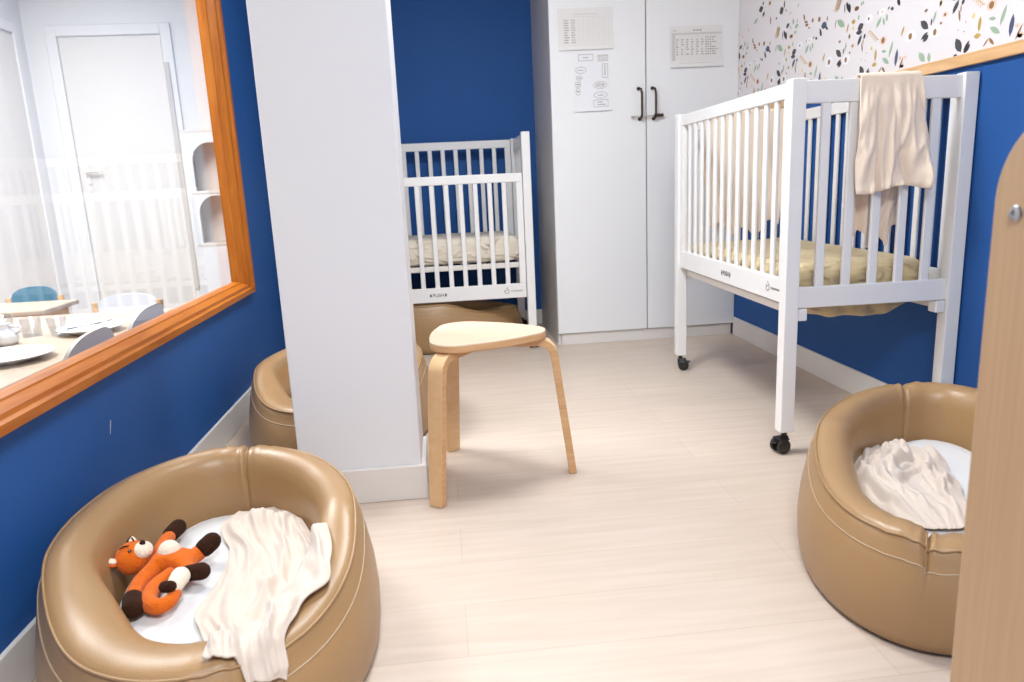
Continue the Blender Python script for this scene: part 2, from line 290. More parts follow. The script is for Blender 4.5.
# printed wallpaper above the dado rail
PAT = """l,D,2.51,1.402,2.552,1.437,0.4;l,D,2.545,1.373,2.509,1.393,0.3;l,D,2.534,1.365,2.505,1.383,0.5;l,D,2.496,1.409,2.493,1.434,0.25;l,G,2.486,1.416,2.473,1.454,0.2;l,O,2.108,1.405,2.091,1.441,0.2;l,O,2.263,1.344,2.26,1.391,0.22;l,O,2.283,1.335,2.251,1.333,0.5;l,G,2.175,1.344,2.154,1.402,0.17;l,G,2.223,1.376,2.193,1.369,0.35;l,G,2.172,1.323,2.215,1.35,0.3;l,N,2.132,1.305,2.124,1.369,0.2;l,B,2.109,1.292,2.085,1.334,0.12;l,D,2.338,1.297,2.364,1.345,0.4;l,D,2.326,1.293,2.301,1.328,0.25;l,D,2.321,1.291,2.296,1.316,0.35;l,D,2.372,1.292,2.352,1.29,0.5;l,B,2.24,1.295,2.216,1.319,0.15;l,B,2.216,1.319,2.193,1.294,0.25;l,G,2.517,1.296,2.55,1.333,0.4;l,G,2.492,1.29,2.497,1.324,0.35;l,B,2.536,1.462,2.519,1.469,0.4;d,W,2.473,1.385,0.03,0.019,0;d,B,2.473,1.385,0.009,0.011,0;d,W,2.606,1.397,0.031,0.02,0;d,B,2.606,1.397,0.01,0.011,0;d,P,2.217,1.413,0.021,0.016,0;d,B,2.217,1.413,0.011,0.011,0;d,Y,2.291,1.398,0.007,0.008,0;d,P,2.105,1.332,0.009,0.007,0;d,P,2.643,1.305,0.012,0.009,0;d,B,2.105,1.332,0.002,0.001,0;d,B,2.646,1.306,0.002,0.001,0;d,P,2.427,1.431,0.013,0.009,0;d,B,2.427,1.431,0.006,0.005,0;d,B,2.445,1.408,0.006,0.004,0;d,Y,2.453,1.47,0.007,0.009,0;d,D,2.359,1.369,0.002,0.002,0;d,D,2.33,1.359,0.002,0.002,0;d,D,2.325,1.387,0.002,0.002,0;d,P,2.628,1.33,0.011,0.006,0;d,P,2.646,1.302,0.011,0.006,0;l,D,2.397,1.488,2.354,1.499,0.6;l,D,2.407,1.477,2.361,1.471,0.4;l,D,2.391,1.424,2.364,1.463,0.3;l,D,2.348,1.442,2.34,1.462,0.45;l,B,2.353,1.393,2.361,1.433,0.15;l,B,2.352,1.42,2.352,1.446,0.15;l,G,2.268,1.466,2.237,1.501,0.3;l,G,2.214,1.466,2.225,1.495,0.3;l,G,2.2,1.476,2.203,1.505,0.32;l,G,2.26,1.513,2.262,1.528,0.4;l,D,2.198,1.517,2.188,1.528,0.4;l,D,2.181,1.52,2.162,1.511,0.6;l,G,2.494,1.518,2.554,1.555,0.35;l,B,2.57,1.522,2.562,1.563,0.1;l,O,2.476,1.488,2.463,1.527,0.2;l,O,2.443,1.526,2.414,1.52,0.6;l,G,2.393,1.52,2.392,1.542,0.35;l,D,2.498,1.568,2.5,1.61,0.12;l,D,2.457,1.56,2.484,1.61,0.2;l,N,2.133,1.559,2.084,1.555,0.6;l,D,2.626,1.531,2.653,1.554,0.3;l,D,2.125,1.517,2.145,1.553,0.25;l,B,2.638,1.567,2.634,1.59,0.3;l,D,2.127,1.515,2.144,1.539,0.3;l,G,2.378,1.571,2.376,1.587,0.5;d,Y,2.428,1.499,0.007,0.008,0;d,Y,2.453,1.474,0.007,0.008,0;d,W,2.232,1.518,0.023,0.013,0;d,P,2.232,1.518,0.009,0.005,0;d,B,2.414,1.569,0.011,0.009,0;d,W,2.321,1.512,0.027,0.016,0;d,B,2.321,1.512,0.006,0.006,0;d,P,2.526,1.465,0.01,0.006,0;l,T,2.317,1.465,2.316,1.453,0.3;l,T,2.317,1.465,2.296,1.46,0.3;l,T,2.306,1.457,2.305,1.446,0.3;l,T,2.306,1.457,2.285,1.452,0.3;l,T,2.295,1.449,2.295,1.438,0.3;l,T,2.295,1.449,2.275,1.445,0.3;l,T,2.285,1.441,2.284,1.43,0.3;l,T,2.285,1.441,2.264,1.437,0.3;l,T,2.274,1.434,2.274,1.422,0.3;l,T,2.274,1.434,2.254,1.429,0.3;l,T,2.264,1.426,2.263,1.415,0.3;l,T,2.264,1.426,2.243,1.422,0.3;l,T,2.573,1.592,2.55,1.593,0.3;l,T,2.573,1.592,2.585,1.606,0.3;l,T,2.567,1.599,2.544,1.6,0.3;l,T,2.567,1.599,2.579,1.614,0.3;l,T,2.562,1.607,2.539,1.607,0.3;l,T,2.562,1.607,2.574,1.621,0.3;l,T,2.556,1.614,2.533,1.614,0.3;l,T,2.556,1.614,2.568,1.628,0.3;l,T,2.551,1.621,2.528,1.621,0.3;l,T,2.551,1.621,2.563,1.635,0.3;l,T,2.545,1.628,2.523,1.628,0.3;l,T,2.545,1.628,2.557,1.642,0.3;l,T,2.557,1.595,2.537,1.598,0.3;l,T,2.557,1.595,2.573,1.607,0.3;l,T,2.555,1.602,2.534,1.604,0.3;l,T,2.555,1.602,2.57,1.614,0.3;l,T,2.552,1.609,2.532,1.611,0.3;l,T,2.552,1.609,2.567,1.621,0.3;l,T,2.549,1.616,2.529,1.618,0.3;l,T,2.549,1.616,2.564,1.628,0.3;l,T,2.547,1.623,2.527,1.625,0.3;l,T,2.547,1.623,2.562,1.635,0.3;l,T,2.544,1.63,2.524,1.632,0.3;l,T,2.544,1.63,2.559,1.642,0.3;l,B,2.28,1.609,2.296,1.644,0.25;l,B,2.287,1.607,2.252,1.6,0.3;l,B,2.279,1.592,2.245,1.587,0.4;l,D,2.466,1.618,2.43,1.63,0.5;l,D,2.47,1.569,2.489,1.612,0.2;l,D,2.455,1.566,2.465,1.601,0.25;l,G,2.392,1.616,2.395,1.646,0.4;l,G,2.377,1.6,2.342,1.609,0.5;l,G,2.413,1.601,2.419,1.618,0.4;l,G,2.367,1.572,2.362,1.587,0.5;l,G,2.357,1.615,2.351,1.636,0.3;l,D,2.541,1.703,2.496,1.71,0.8;l,D,2.491,1.709,2.491,1.748,0.25;l,D,2.472,1.691,2.47,1.704,0.5;l,D,2.224,1.765,2.172,1.764,0.6;l,D,2.178,1.724,2.154,1.743,0.6;l,D,2.182,1.78,2.166,1.794,0.6;l,G,2.284,1.71,2.231,1.728,0.3;l,B,2.635,1.665,2.638,1.707,0.2;l,O,2.355,1.685,2.342,1.701,0.3;l,N,2.579,1.678,2.564,1.688,0.6;d,B,2.209,1.598,0.009,0.009,0;d,B,2.151,1.59,0.011,0.011,0;d,B,2.403,1.568,0.01,0.008,0;d,B,2.65,1.77,0.013,0.01,0;d,P,2.426,1.675,0.015,0.007,0;d,B,2.239,1.573,0.008,0.004,0"""
wp = MB(); order = 'WDGONBTPY'
wp.m = 0
wp.add([(XR - .0012, YF, 1.27), (XR - .0012, YB, 1.27), (XR - .0012, YB, ZC), (XR - .0012, YF, ZC)], [(0, 1, 2, 3)])
for it in PAT.split(';'):
    t = it.split(','); k, c = t[0], t[1]; v = [float(a) for a in t[2:]]
    for n in range(-7, 6):
        for zz in (0, .62):
            dy = n * .553 + (0.27 if zz else 0)
            if v[0] + dy > YB - .03 or v[0] + dy < YF + .05: continue
            wp.m = 1 + order.index(c); x = XR - .0016 - .0002 * (c != 'W')
            if k == 'l':
                y0, z0, y1, z1, wd = v[0] + dy, v[1] + zz, v[2] + dy, v[3] + zz, v[4]
                L = math.hypot(y1 - y0, z1 - z0); uy, uz = (y1 - y0) / L, (z1 - z0) / L; h = L * wd * .5
                pts = []
                for s_ in (1, -1):
                    for f in ((0, .25, .5, .75) if s_ == 1 else (1, .75, .5, .25)):
                        wv = math.sin(PI * min(1, f * .97 + .015)) ** .8 * h * s_
                        pts.append((x, y0 + uy * L * f - uz * wv * 1.45, z0 + uz * L * f + uy * wv))
                wp.add(pts, [tuple(range(len(pts)))])
            else:
                y0, z0, ry, rz = v[0] + dy, v[1] + zz, v[2], v[3]
                if c == 'W':
                    pts = [(x, y0 + ry * (1 + .06 * math.sin(a * 6)) * math.cos(a), z0 + rz * (1 + .06 * math.sin(a * 6)) * math.sin(a)) for a in [2 * PI * q / 30 for q in range(30)]]
                else:
                    pts = [(x - .0002 * (c == 'B'), y0 + ry * math.cos(a), z0 + rz * math.sin(a)) for a in [2 * PI * q / 14 for q in range(14)]]
                wp.add(pts, [tuple(range(len(pts)))])
wpo = wp.build('wallpaper', [M['wallpaper']] + [M['wp' + c] for c in order]); wpo.parent = wr

struct_(MB().box(XR - .016, XR, YF, 4.12, 1.249, 1.287, .002).build('trim_1', M['pine']))
def skirting(name, *b): return struct_(MB().box(*b, .003).build(name, M['skirting']))
skirting('baseboard_left', XL, XL + .012, YF, YB, 0, .108)
skirting('baseboard_right', XR - .012, XR, YF, 4.12, 0, .109)
skirting('baseboard_back', XL + .012, .653, YB - .012, YB, 0, .10)

# pillar
pil = struct_(MB().box(-.477, -.106, 2.145, 2.40, 0, ZC, .003).build('pillar', M['white_wall']))
sk = MB(); sk.box(-.489, -.091, 2.131, 2.145, 0, .110, .002); sk.box(-.106, -.093, 2.1445, 2.40, 0, .110, .002)
struct_(sk.build('baseboard_pillar', M['skirting']))

# ------------------------------------------------------------------ interior window
wn = struct_(bpy.data.objects.new('window_1', None)); COL.objects.link(wn); wn.location = (XL, 0, 0)
prof = [(0, 0), (.026, 0), (.026, .030), (.014, .036), (.010, .050), (-.018, .066), (-.021, .072), (-.042, .077), (-.058, .077), (-.058, .0)]
def stile(name, a, b, horizontal, pos, sgn, m, k_=.055 / .077):
    """one mitred side of the moulded frame; pos = outer edge coordinate, sgn = direction towards the pane"""
    mb = MB(); n = len(prof); vs = []
    for end, q in ((0, a), (1, b)):
        for px_, o in prof:
            sh = o * k_ if end == 0 else -o * k_
            if horizontal: vs.append((px_, q + sh, pos + sgn * o * k_))
            else: vs.append((px_, pos + sgn * o, q + sh))
    fs = [tuple(range(n)), tuple(range(2 * n - 1, n - 1, -1))] + [(i, (i + 1) % n, n + (i + 1) % n, n + i) for i in range(n)]
    mb.add(vs, fs); return mb.build(name, m, wn)
oy0, oy1, oz0, oz1 = WY0 - .055, WY1 + .055, WZ0 - .055, WZ1 + .055
stile('window_sill', oy0, oy1, True, oz0, 1, M['window_wood_y'])
stile('window_head', oy0, oy1, True, oz1, -1, M['window_wood_y'])
stile('window_stile', oz0, oz1, False, oy1, -1, M['window_wood_z'])
stile('window_stile', oz0, oz1, False, oy0, 1, M['window_wood_z'])
MB().box(-.050, -.045, WY0 - .001, WY1 + .001, WZ0 - .001, WZ1 + .001).build('window_pane', M['pane'], wn)
# ------------------------------------------------------------------ built-in wardrobe
CX0, CX1, CYF, CGAP = .653, XR - .002, 4.13, 1.186
wd = thing('wardrobe', 'white full-height built-in wardrobe with two plain doors in the back right corner', 'wardrobe', (0, 0, 0))
c = MB(); c.box(CX0, CX0 + .018, CYF + .021, YB, 0, ZC, .001)
c.build('side_panel', M['closet_side'], wd)
MB().box(CX0 + .019, CX1, CYF + .026, YB, .0, ZC).build('carcass', M['gap'], wd)
MB().box(CX0 + .02, CX1 - .012, CYF + .012, CYF + .025, 0, .066, .001).build('plinth', M['skirting'], wd)
def closet_door(x0, x1, hx):
    d = MB().box(x0, x1, CYF, CYF + .020, .07, ZC - .005, .0015).build('door', M['closet'], wd)
    h = MB()
    h.tube([(hx - .012, CYF + .002, 1.428), (hx - .012, CYF - .022, 1.428), (hx - .004, CYF - .030, 1.424), (hx, CYF - .032, 1.405), (hx, CYF - .033, 1.35),
            (hx, CYF - .032, 1.29), (hx - .002, CYF - .028, 1.272), (hx - .006, CYF - .02, 1.266), (hx - .006, CYF + .002, 1.266)], .0058, 10)
    h.ball((hx - .012, CYF - .004, 1.428), (.010, .004, .010)); h.ball((hx - .006, CYF - .004, 1.266), (.010, .004, .010))
    h.build('handle', M['bronze'], d, smooth=True)
    for zz in (.55, 1.1, 1.62): pass
    return d
closet_door(CX0, CGAP - .003, 1.153)
closet_door(CGAP + .003, CX1, 1.232)
lt = thing('door_latch', 'thin metal locking bar slipped through both dark handles of the white wardrobe', 'latch', (1.19, CYF - .018, 1.278))
MB().tube([(-.088, 0, 0), (.02, 0, .002), (.088, 0, .004)], .0042, 8).build('bar', M['nickel'], lt, smooth=True)
MB().box(.036, .088, -.009, .004, -.004, .012, .002).build('catch', M['bronze'], lt); MB().ball((-.088, 0, 0), .007).build('knob', M['nickel'], lt, smooth=True)

# papers taped to the doors (each hangs a hair off the door, its lower edge curling out)
def sheet(name, label, cat, x0, x1, z0, z1, m, lift=.006, tilt=0.0):
    t = thing(name, label, cat, ((x0 + x1) / 2, CYF - .0012, (z0 + z1) / 2)); t.rotation_euler.y = tilt
    hw, hh = (x1 - x0) / 2, (z1 - z0) / 2; mb = MB(); n = 12; vs = []
    def yy(z): return -lift * max(0, (.35 - (z + hh) / (2 * hh)) / .35) ** 2
    for s_ in (0, -.0005):
        for i in range(n + 1):
            z = -hh + 2 * hh * i / n
            vs += [(-hw, yy(z) + s_, z), (hw, yy(z) + s_, z)]
    o = 2 * (n + 1); fs = []
    for i in range(n): fs += [(2 * i, 2 * i + 1, 2 * i + 3, 2 * i + 2), (o + 2 * i + 2, o + 2 * i + 3, o + 2 * i + 1, o + 2 * i), (2 * i, 2 * i + 2, o + 2 * i + 2, o + 2 * i), (2 * i + 1, o + 2 * i + 1, o + 2 * i + 3, 2 * i + 3)]
    fs += [(0, o, o + 1, 1), (2 * n, 2 * n + 1, o + 2 * n + 1, o + 2 * n)]
    mb.add(vs, fs); mb.build('page', m, t); return t, yy, hw, hh
def ink(t, yy, name, rects, m):
    mb = MB()
    for x0, x1, z0, z1 in rects:
        y = min(yy(z0), yy(z1)) - .0009
        mb.add([(x0, y, z0), (x1, y, z0), (x1, y, z1), (x0, y, z1)], [(0, 1, 2, 3)])
    return mb.build(name, m, t)
def outline(t, yy, polys, m, wdt=.0022, rects=()):
    mb = MB()
    for x0, x1, z0, z1 in rects:
        y = min(yy(z0), yy(z1)) - .0009; mb.add([(x0, y, z0), (x1, y, z0), (x1, y, z1), (x0, y, z1)], [(0, 1, 2, 3)])
    for p in polys:
        n = len(p)
        for i in range(n):
            a, b = Vector(p[i]), Vector(p[(i + 1) % n]); d = (b - a)
            if d.length < 1e-6: continue
            q = Vector((-d.y, d.x)).normalized() * wdt / 2
            vs = [(v.x, min(yy(v.y), 0) - .0010, v.y) for v in (a + q, a - q, b - q, b + q)]
            mb.add(vs, [(0, 1, 2, 3)])
    return mb.build('drawing', m, t)
rng = random.Random(3)
t, yy, hw, hh = sheet('paper_table', 'landscape sheet with a printed table, upper paper on the left wardrobe door', 'paper', .700, 1.005, 1.640, 1.852, M['paper_warm'], tilt=R_(-.6))
ink(t, yy, 'grid', [(-.125 + i * .028, -.1244 + i * .028, -.085, .055) for i in range(10)] + [(-.125, .128, -.085 + j * .0125, -.0845 + j * .0125) for j in range(12)], M['ink_pale'])
ink(t, yy, 'heading', [(-.065 + i * .012, -.056 + i * .012, .073, .0775) for i in range(11)] + [(-.07, .08, .062, .0635)], M['ink_pale'])
ink(t, yy, 'entries', [(-.118, -.118 + rng.uniform(.018, .030), .043 - j * .0125, .0475 - j * .0125) for j in range(10)] + [(-.078 + q * .012, -.078 + q * .012 + rng.uniform(.005, .010), .043 - j * .0125, .0475 - j * .0125) for j in range(10) for q in range(2)], M['ink'])
t, yy, hw, hh = sheet('plan_drawing', 'portrait sheet with outlined boxes and ovals, lower paper on the left wardrobe door', 'paper', .779, .985, 1.318, 1.633, M['paper'], tilt=R_(-1.0))
def rect(cx_, cz, w_, h_): return [(cx_ - w_ / 2, cz - h_ / 2), (cx_ + w_ / 2, cz - h_ / 2), (cx_ + w_ / 2, cz + h_ / 2), (cx_ - w_ / 2, cz + h_ / 2)]
def oval(cx_, cz, w_, h_, p=1.3): return [(cx_ + w_ / 2 * math.copysign(abs(math.cos(a)) ** 1.0, math.cos(a)), cz + h_ / 2 * math.copysign(abs(math.sin(a)) ** p, math.sin(a))) for a in [2 * PI * i / 20 for i in range(20)]]
outline(t, yy, [rect(-.030, .124, .080, .032), rect(.064, .118, .055, .030), rect(.074, .052, .030, .070), oval(-.060, .060, .060, .034), oval(-.070, .020, .036, .022), rect(-.078, -.013, .026, .024),
                oval(-.080, -.050, .024, .040), oval(.045, -.022, .076, .038), oval(.045, -.074, .076, .034), rect(.045, -.118, .080, .036), oval(.045, -.022, .05, .02)], M['ink'], rects=[(-.045 + i * .01, -.038 + i * .01, .121, .127) for i in range(3)] + [(.042 + i * .012, .050 + i * .012, .108 + j * .009, .112 + j * .009) for i in range(4) for j in range(3)] +
    [(.070, .078, .03 + j * .011, .036 + j * .011) for j in range(5)] + [(-.075 + i * .01, -.068 + i * .01, .057, .062) for i in range(3)] + [(.025 + i * .011, .033 + i * .011, -.024, -.019) for i in range(4)] +
    [(.030 + i * .011, .038 + i * .011, -.077, -.072) for i in range(3)] + [(.025 + i * .011, .033 + i * .011, -.114, -.109) for i in range(3)] + [(.025 + i * .012, .034 + i * .012, -.127, -.122) for i in range(4)] +
    [(-.086, -.070, -.016, -.010), (-.088, -.072, -.053, -.047), (-.08, -.06, .018, .022)])
t, yy, hw, hh = sheet('calendar_sheet', 'printed monthly calendar sheet, the only paper on the right wardrobe door', 'calendar', 1.321, 1.622, 1.532, 1.748, M['paper_warm'], lift=.008, tilt=R_(-.4))
ink(t, yy, 'table_bands', [(-.140, .142, .062, .072), (-.140, -.122, -.072, .062)], M['ink_pale'])
ink(t, yy, 'grid', [(-.12 + i * .0285, -.1195 + i * .0285, -.072, .062) for i in range(10)] + [(-.12, .142, -.072 + j * .0125, -.0715 + j * .0125) for j in range(11)] + [(-.1, .105, -.0875, -.085)], M['ink_pale'])
ink(t, yy, 'entries', [(-.115 + i * .0285, -.115 + i * .0285 + rng.uniform(.006, .013), .033 - j * .0125, .0385 - j * .0125) for j in range(7) for i in range(6) if rng.random() > .12] +
    [(.050 + q * .0125, .050 + q * .0125 + rng.uniform(.006, .011), .044 - j * .0125, .0495 - j * .0125) for j in range(8) for q in range(rng.randint(3, 6))] + [(-.018 + i * .017, -.007 + i * .017, .080, .088) for i in range(3)] + [(-.135, -.112, .082, .085)], M['ink'])

# ------------------------------------------------------------------ neighbouring room seen through the window
struct_(MB().box(XS, XR + .1, YS, YS + .08, 0, ZC).build('wall_far', M['room_white']))
struct_(MB().box(XS - .08, XS, YF, YS + .08, 0, ZC).build('wall_side', M['room_white']))
def casing(mb, x0, x1, z1, y, wdt=.07, dep=.02):
    mb.box(x0 - wdt, x0, y - dep, y, 0, z1 + wdt, .004); mb.box(x1, x1 + wdt, y - dep, y, 0, z1 + wdt, .004); mb.box(x0, x1, y - dep, y, z1, z1 + wdt, .004)
d1 = struct_(bpy.data.objects.new('door_1', None)); COL.objects.link(d1)
mb = MB(); casing(mb, -2.47, -1.80, 2.045, YS); mb.build('door_frame', M['room_white'], d1)
leaf1 = MB().box(-2.465, -1.805, YS - .008, YS - .001, .005, 2.03, .002).build('door_leaf', M['room_door'], d1)
h = MB(); h.box(-2.425, -2.395, YS - .014, YS - .008, 1.02, 1.25, .004); h.tube([(-2.41, YS - .012, 1.16), (-2.41, YS - .05, 1.16), (-2.30, YS - .052, 1.16)], .009, 8); h.ball((-2.41, YS - .014, 1.08), (.011, .008, .015))
h.build('door_handle', M['room_door'], leaf1)
MB().box(-1.80, -1.765, YS - .03, YS - .021, .3, 1.86, .003).build('finger_guard', M['chair_grey'], d1)
d2 = struct_(bpy.data.objects.new('door_2', None)); COL.objects.link(d2)
mb = MB()
mb.box(XS, XS + .02, 4.35, 4.42, 0, 2.115, .004); mb.box(XS, XS + .02, 5.30, 5.37, 0, 2.115, .004); mb.box(XS, XS + .02, 4.42, 5.30, 2.045, 2.115, .004)
mb.build('door_frame', M['room_white'], d2)
MB().box(XS + .001, XS + .008, 4.425, 5.295, .005, 2.03, .002).build('door_leaf', M['room_door'], d2)

# arch-fronted shelf unit against the far wall
sh = thing('shelf_unit', 'white shelf unit with arched openings by the far door behind the window', 'shelf', (-1.40, 5.36, 0))
sx0, sx1, sd = -.30, .30, .09
mb = MB()
mb.box(sx0, sx1, -sd, -sd + .02, 0, .02)
def arch_front():
    """front board with two arched holes, as one mesh"""
    m_ = MB(); x0, x1 = -.245, .245; zb = [.64, .995]; zt = [.96, 1.315]
    m_.box(sx0, x0, -sd, -sd + .018, 0, 1.38); m_.box(x1, sx1, -sd, -sd + .018, 0, 1.38); m_.box(x0, x1, -sd, -sd + .018, 0, zb[0])
    for i in range(2):
        top = zb[1] if i == 0 else 1.38
        n = 24; arc = []
        for q in range(n + 1):
            a = PI - PI * q / n; cxx = x0 + .12 if a > PI / 2 else x1 - .12
            arc.append((cxx + .12 * math.cos(a), zt[i] - .12 + .12 * math.sin(a)))
        for q in range(n):
            (xa, za), (xb, zb_) = arc[q], arc[q + 1]
            if xb - xa < 1e-5: continue
            m_.add([(xa, -sd, za), (xb, -sd, zb_), (xb, -sd, top), (xa, -sd, top), (xa, -sd + .018, za), (xb, -sd + .018, zb_), (xb, -sd + .018, top), (xa, -sd + .018, top)],
                   [(0, 1, 2, 3), (4, 7, 6, 5), (0, 4, 5, 1), (3, 2, 6, 7)])
    return m_
arch_front().build('arched_front', M['room_white'], sh)
mb = MB(); mb.box(sx0, sx1, sd - .015, sd, 0, 1.38); mb.box(sx0, sx0 + .018, -sd + .018, sd, 0, 1.38); mb.box(sx1 - .018, sx1, -sd + .018, sd, 0, 1.38)
mb.box(sx0, sx1, -sd, sd, 1.38, 1.40, .003)
mb.build('carcass', M['arch_inside'], sh)
for zz in (.62, .975): MB().box(sx0 + .02, sx1 - .02, -sd - .006, sd - .016, zz, zz + .02, .002).build('shelf_board', M['arch_inside'], sh)

# low tables
def low_table(name, label, x0, x1, y0, y1, top=.455, group=None):
    t_ = thing(name, label, 'table', ((x0 + x1) / 2, (y0 + y1) / 2, 0)); a, b_ = (x1 - x0) / 2, (y1 - y0) / 2
    m_ = MB().box(-a, a, -b_, b_, top - .025, top, .006, seg=2); m_.build('table_top', M['pale_table'], t_)
    m_ = MB(); m_.box(-a + .05, a - .05, -b_ + .04, -b_ + .06, top - .10, top - .026); m_.box(-a + .05, a - .05, b_ - .06, b_ - .04, top - .10, top - .026)
    m_.box(-a + .04, -a + .06, -b_ + .06, b_ - .06, top - .10, top - .026); m_.box(a - .06, a - .04, -b_ + .06, b_ - .06, top - .10, top - .026)
    m_.build('apron', M['apron'], t_)
    for sx in (-1, 1):
        for sy in (-1, 1):
            MB().tube([(sx * (a - .06), sy * (b_ - .06), top - .026), (sx * (a - .05), sy * (b_ - .05), 0)], [.026, .020], 14).build('leg', M['apron'], t_, smooth=True, angle=40)
    return t_
low_table('dining_table', 'low pale wooden table laid with plates, closest to the window beyond the glass', -2.10, -1.25, 1.75, 3.47)
low_table('dining_table', 'low pale wooden table with orange apron in front of the blue chair', -2.62, -1.93, 3.66, 4.02)

def child_chair(label, loc, rz, back_mat, seat_mat, w_=.32, ztop=.535):
    t_ = thing('child_chair', label, 'chair', loc, rz)
    # chair faces +y; backrest at -y
    hw = w_ / 2; n = 20
    m_ = MB(); front = []; 
    def by(x): return -.17 - .03 * (1 - (x / hw) ** 2)
    low, hi = .40, ztop; pts = []
    for i in range(n + 1):
        x = -hw + 2 * hw * i / n; e = abs(x / hw); pts.append((x, low, hi - (hi - low - .045) * (1 - math.sqrt(max(0, 1 - e ** 2.6))) ))
    vs = []
    for off in (-.006, .006):
        for x, l, h_ in pts: vs += [(x, by(x) + off, l), (x, by(x) + off, h_)]
    k = 2 * (n + 1); fs = []
    for i in range(n):
        a = 2 * i
        fs += [(a, a + 2, a + 3, a + 1), (k + a, k + a + 1, k + a + 3, k + a + 2), (a + 1, a + 3, k + a + 3, k + a + 1), (a, k + a, k + a + 2, a + 2)]
    fs += [(0, 1, k + 1, k), (2 * n, k + 2 * n, k + 2 * n + 1, 2 * n + 1)]
    m_.add(vs, fs); m_.build('backrest', [back_mat], t_, smooth=True, angle=40)
    m_ = MB(); m_.box(-hw + .01, hw - .01, -.15, .15, .258, .272, .006, seg=2); m_.build('seat', seat_mat, t_)
    for sx in (-1, 1):
        MB().tube([(sx * (hw + .012), -.19, 0), (sx * (hw + .012), -.165, .26), (sx * (hw + .012), -.172, .455)], [.013, .016, .016], 12).build('rear_leg', M['birch'], t_, smooth=True, angle=50)
        MB().tube([(sx * (hw - .015), .14, 0), (sx * (hw - .015), .13, .258)], [.013, .016], 12).build('front_leg', M['birch'], t_, smooth=True, angle=50)
    return t_
child_chair('small chair with rounded blue back behind the far wooden table beyond the window', (-2.262, 4.06, 0), PI, M['chair_blue'], M['birch'], .25, .510)
child_chair('small chair with rounded white back at the far end of the laid table', (-1.60, 3.64, 0), PI, M['chair_white'], M['chair_white'], .29, .490)
child_chair('small grey-backed chair by the window glass, hiding the edge of the large plate', (-1.30, 2.36, 0), PI / 2, M['chair_grey'], M['chair_grey'], .36, .560)
child_chair('small grey-backed chair by the window glass, the one nearer the white-backed chair', (-1.30, 2.82, 0), PI / 2, M['chair_grey'], M['chair_grey'], .36, .565)

def plate(label, x, y, r):
    o = MB().lathe([(.001, 0), (r * .55, 0), (r * .62, .004), (r * .97, .020), (r, .022), (r * .985, .0245), (r * .62, .0085), (r * .5, .006), (.001, .006)], 40).build('plate', M['porcelain'], None, smooth=True, loc=(x, y, .4552))
    return tag(o, label, 'plate', 'white plates on the low table')
plate('large white plate nearest the window frame corner on the low table', -1.44, 2.47, .14)
plate('white plate with a fork on the low table, farther along behind the chair back', -1.385, 2.94, .12)
def glass_(label, x, y, h_, r0, r1):
    o = MB().lathe([(.001, 0), (r0, 0), (r1, h_), (r1 - .0025, h_), (r0 - .003, .008), (.001, .008)], 28).build('tumbler', M['tumbler_glass'], None, smooth=True, loc=(x, y, .4552))
    return tag(o, label, 'glass', 'drinking glasses on the low table')
glass_('clear drinking glass beside the white jug, leftmost on the low table', -1.70, 2.93, .088, .030, .038)
glass_('clear drinking glass standing between the jug and the last glass', -1.60, 2.93, .072, .034, .036)
glass_('clear tapered drinking glass, the rightmost on the low table', -1.505, 2.93, .070, .024, .036)
j = thing('jug', 'small white porcelain jug standing on the low table in front of the glasses', 'jug', (-1.615, 2.78, .4552))
MB().lathe([(.001, 0), (.034, 0), (.044, .012), (.046, .03), (.036, .048), (.022, .060), (.020, .070), (.024, .078), (.021, .078), (.017, .070), (.001, .066)], 28).build('body', M['porcelain'], j, smooth=True)
MB().tube([(.040, 0, .040), (.060, 0, .046), (.060, 0, .062), (.020, 0, .068)], .005, 8).build('handle', M['porcelain'], j, smooth=True)
fk = MB(); fk.tube([(-.06, -.05, .0), (0, 0, .004), (.03, .025, .006)], [.004, .0025, .004], 8)
for q in (-.006, 0, .006): fk.tube([(.03 - q * .6, .025 + q, .006), (.062 - q * .6, .052 + q, .011)], .0014, 6)
tag(fk.build('fork', M['metal_grey'], None, smooth=True, loc=(-1.385, 2.93, .4815)), 'metal fork lying across the far white plate on the low table', 'fork')

# ------------------------------------------------------------------ cots
def text_mesh(name, s, size, m, parent, mtx):
    cu = bpy.data.curves.new(name, 'FONT'); cu.body = s; cu.size = size; cu.align_x = 'CENTER'; cu.align_y = 'CENTER'; cu.extrude = .0004
    o = bpy.data.objects.new(name, cu); COL.objects.link(o)
    me = bpy.data.meshes.new_from_object(o); bpy.data.objects.remove(o)
    me.transform(mtx); me.materials.clear(); me.materials.append(m)
    q = bpy.data.objects.new(name, me); COL.objects.link(q); q.parent = parent; return q

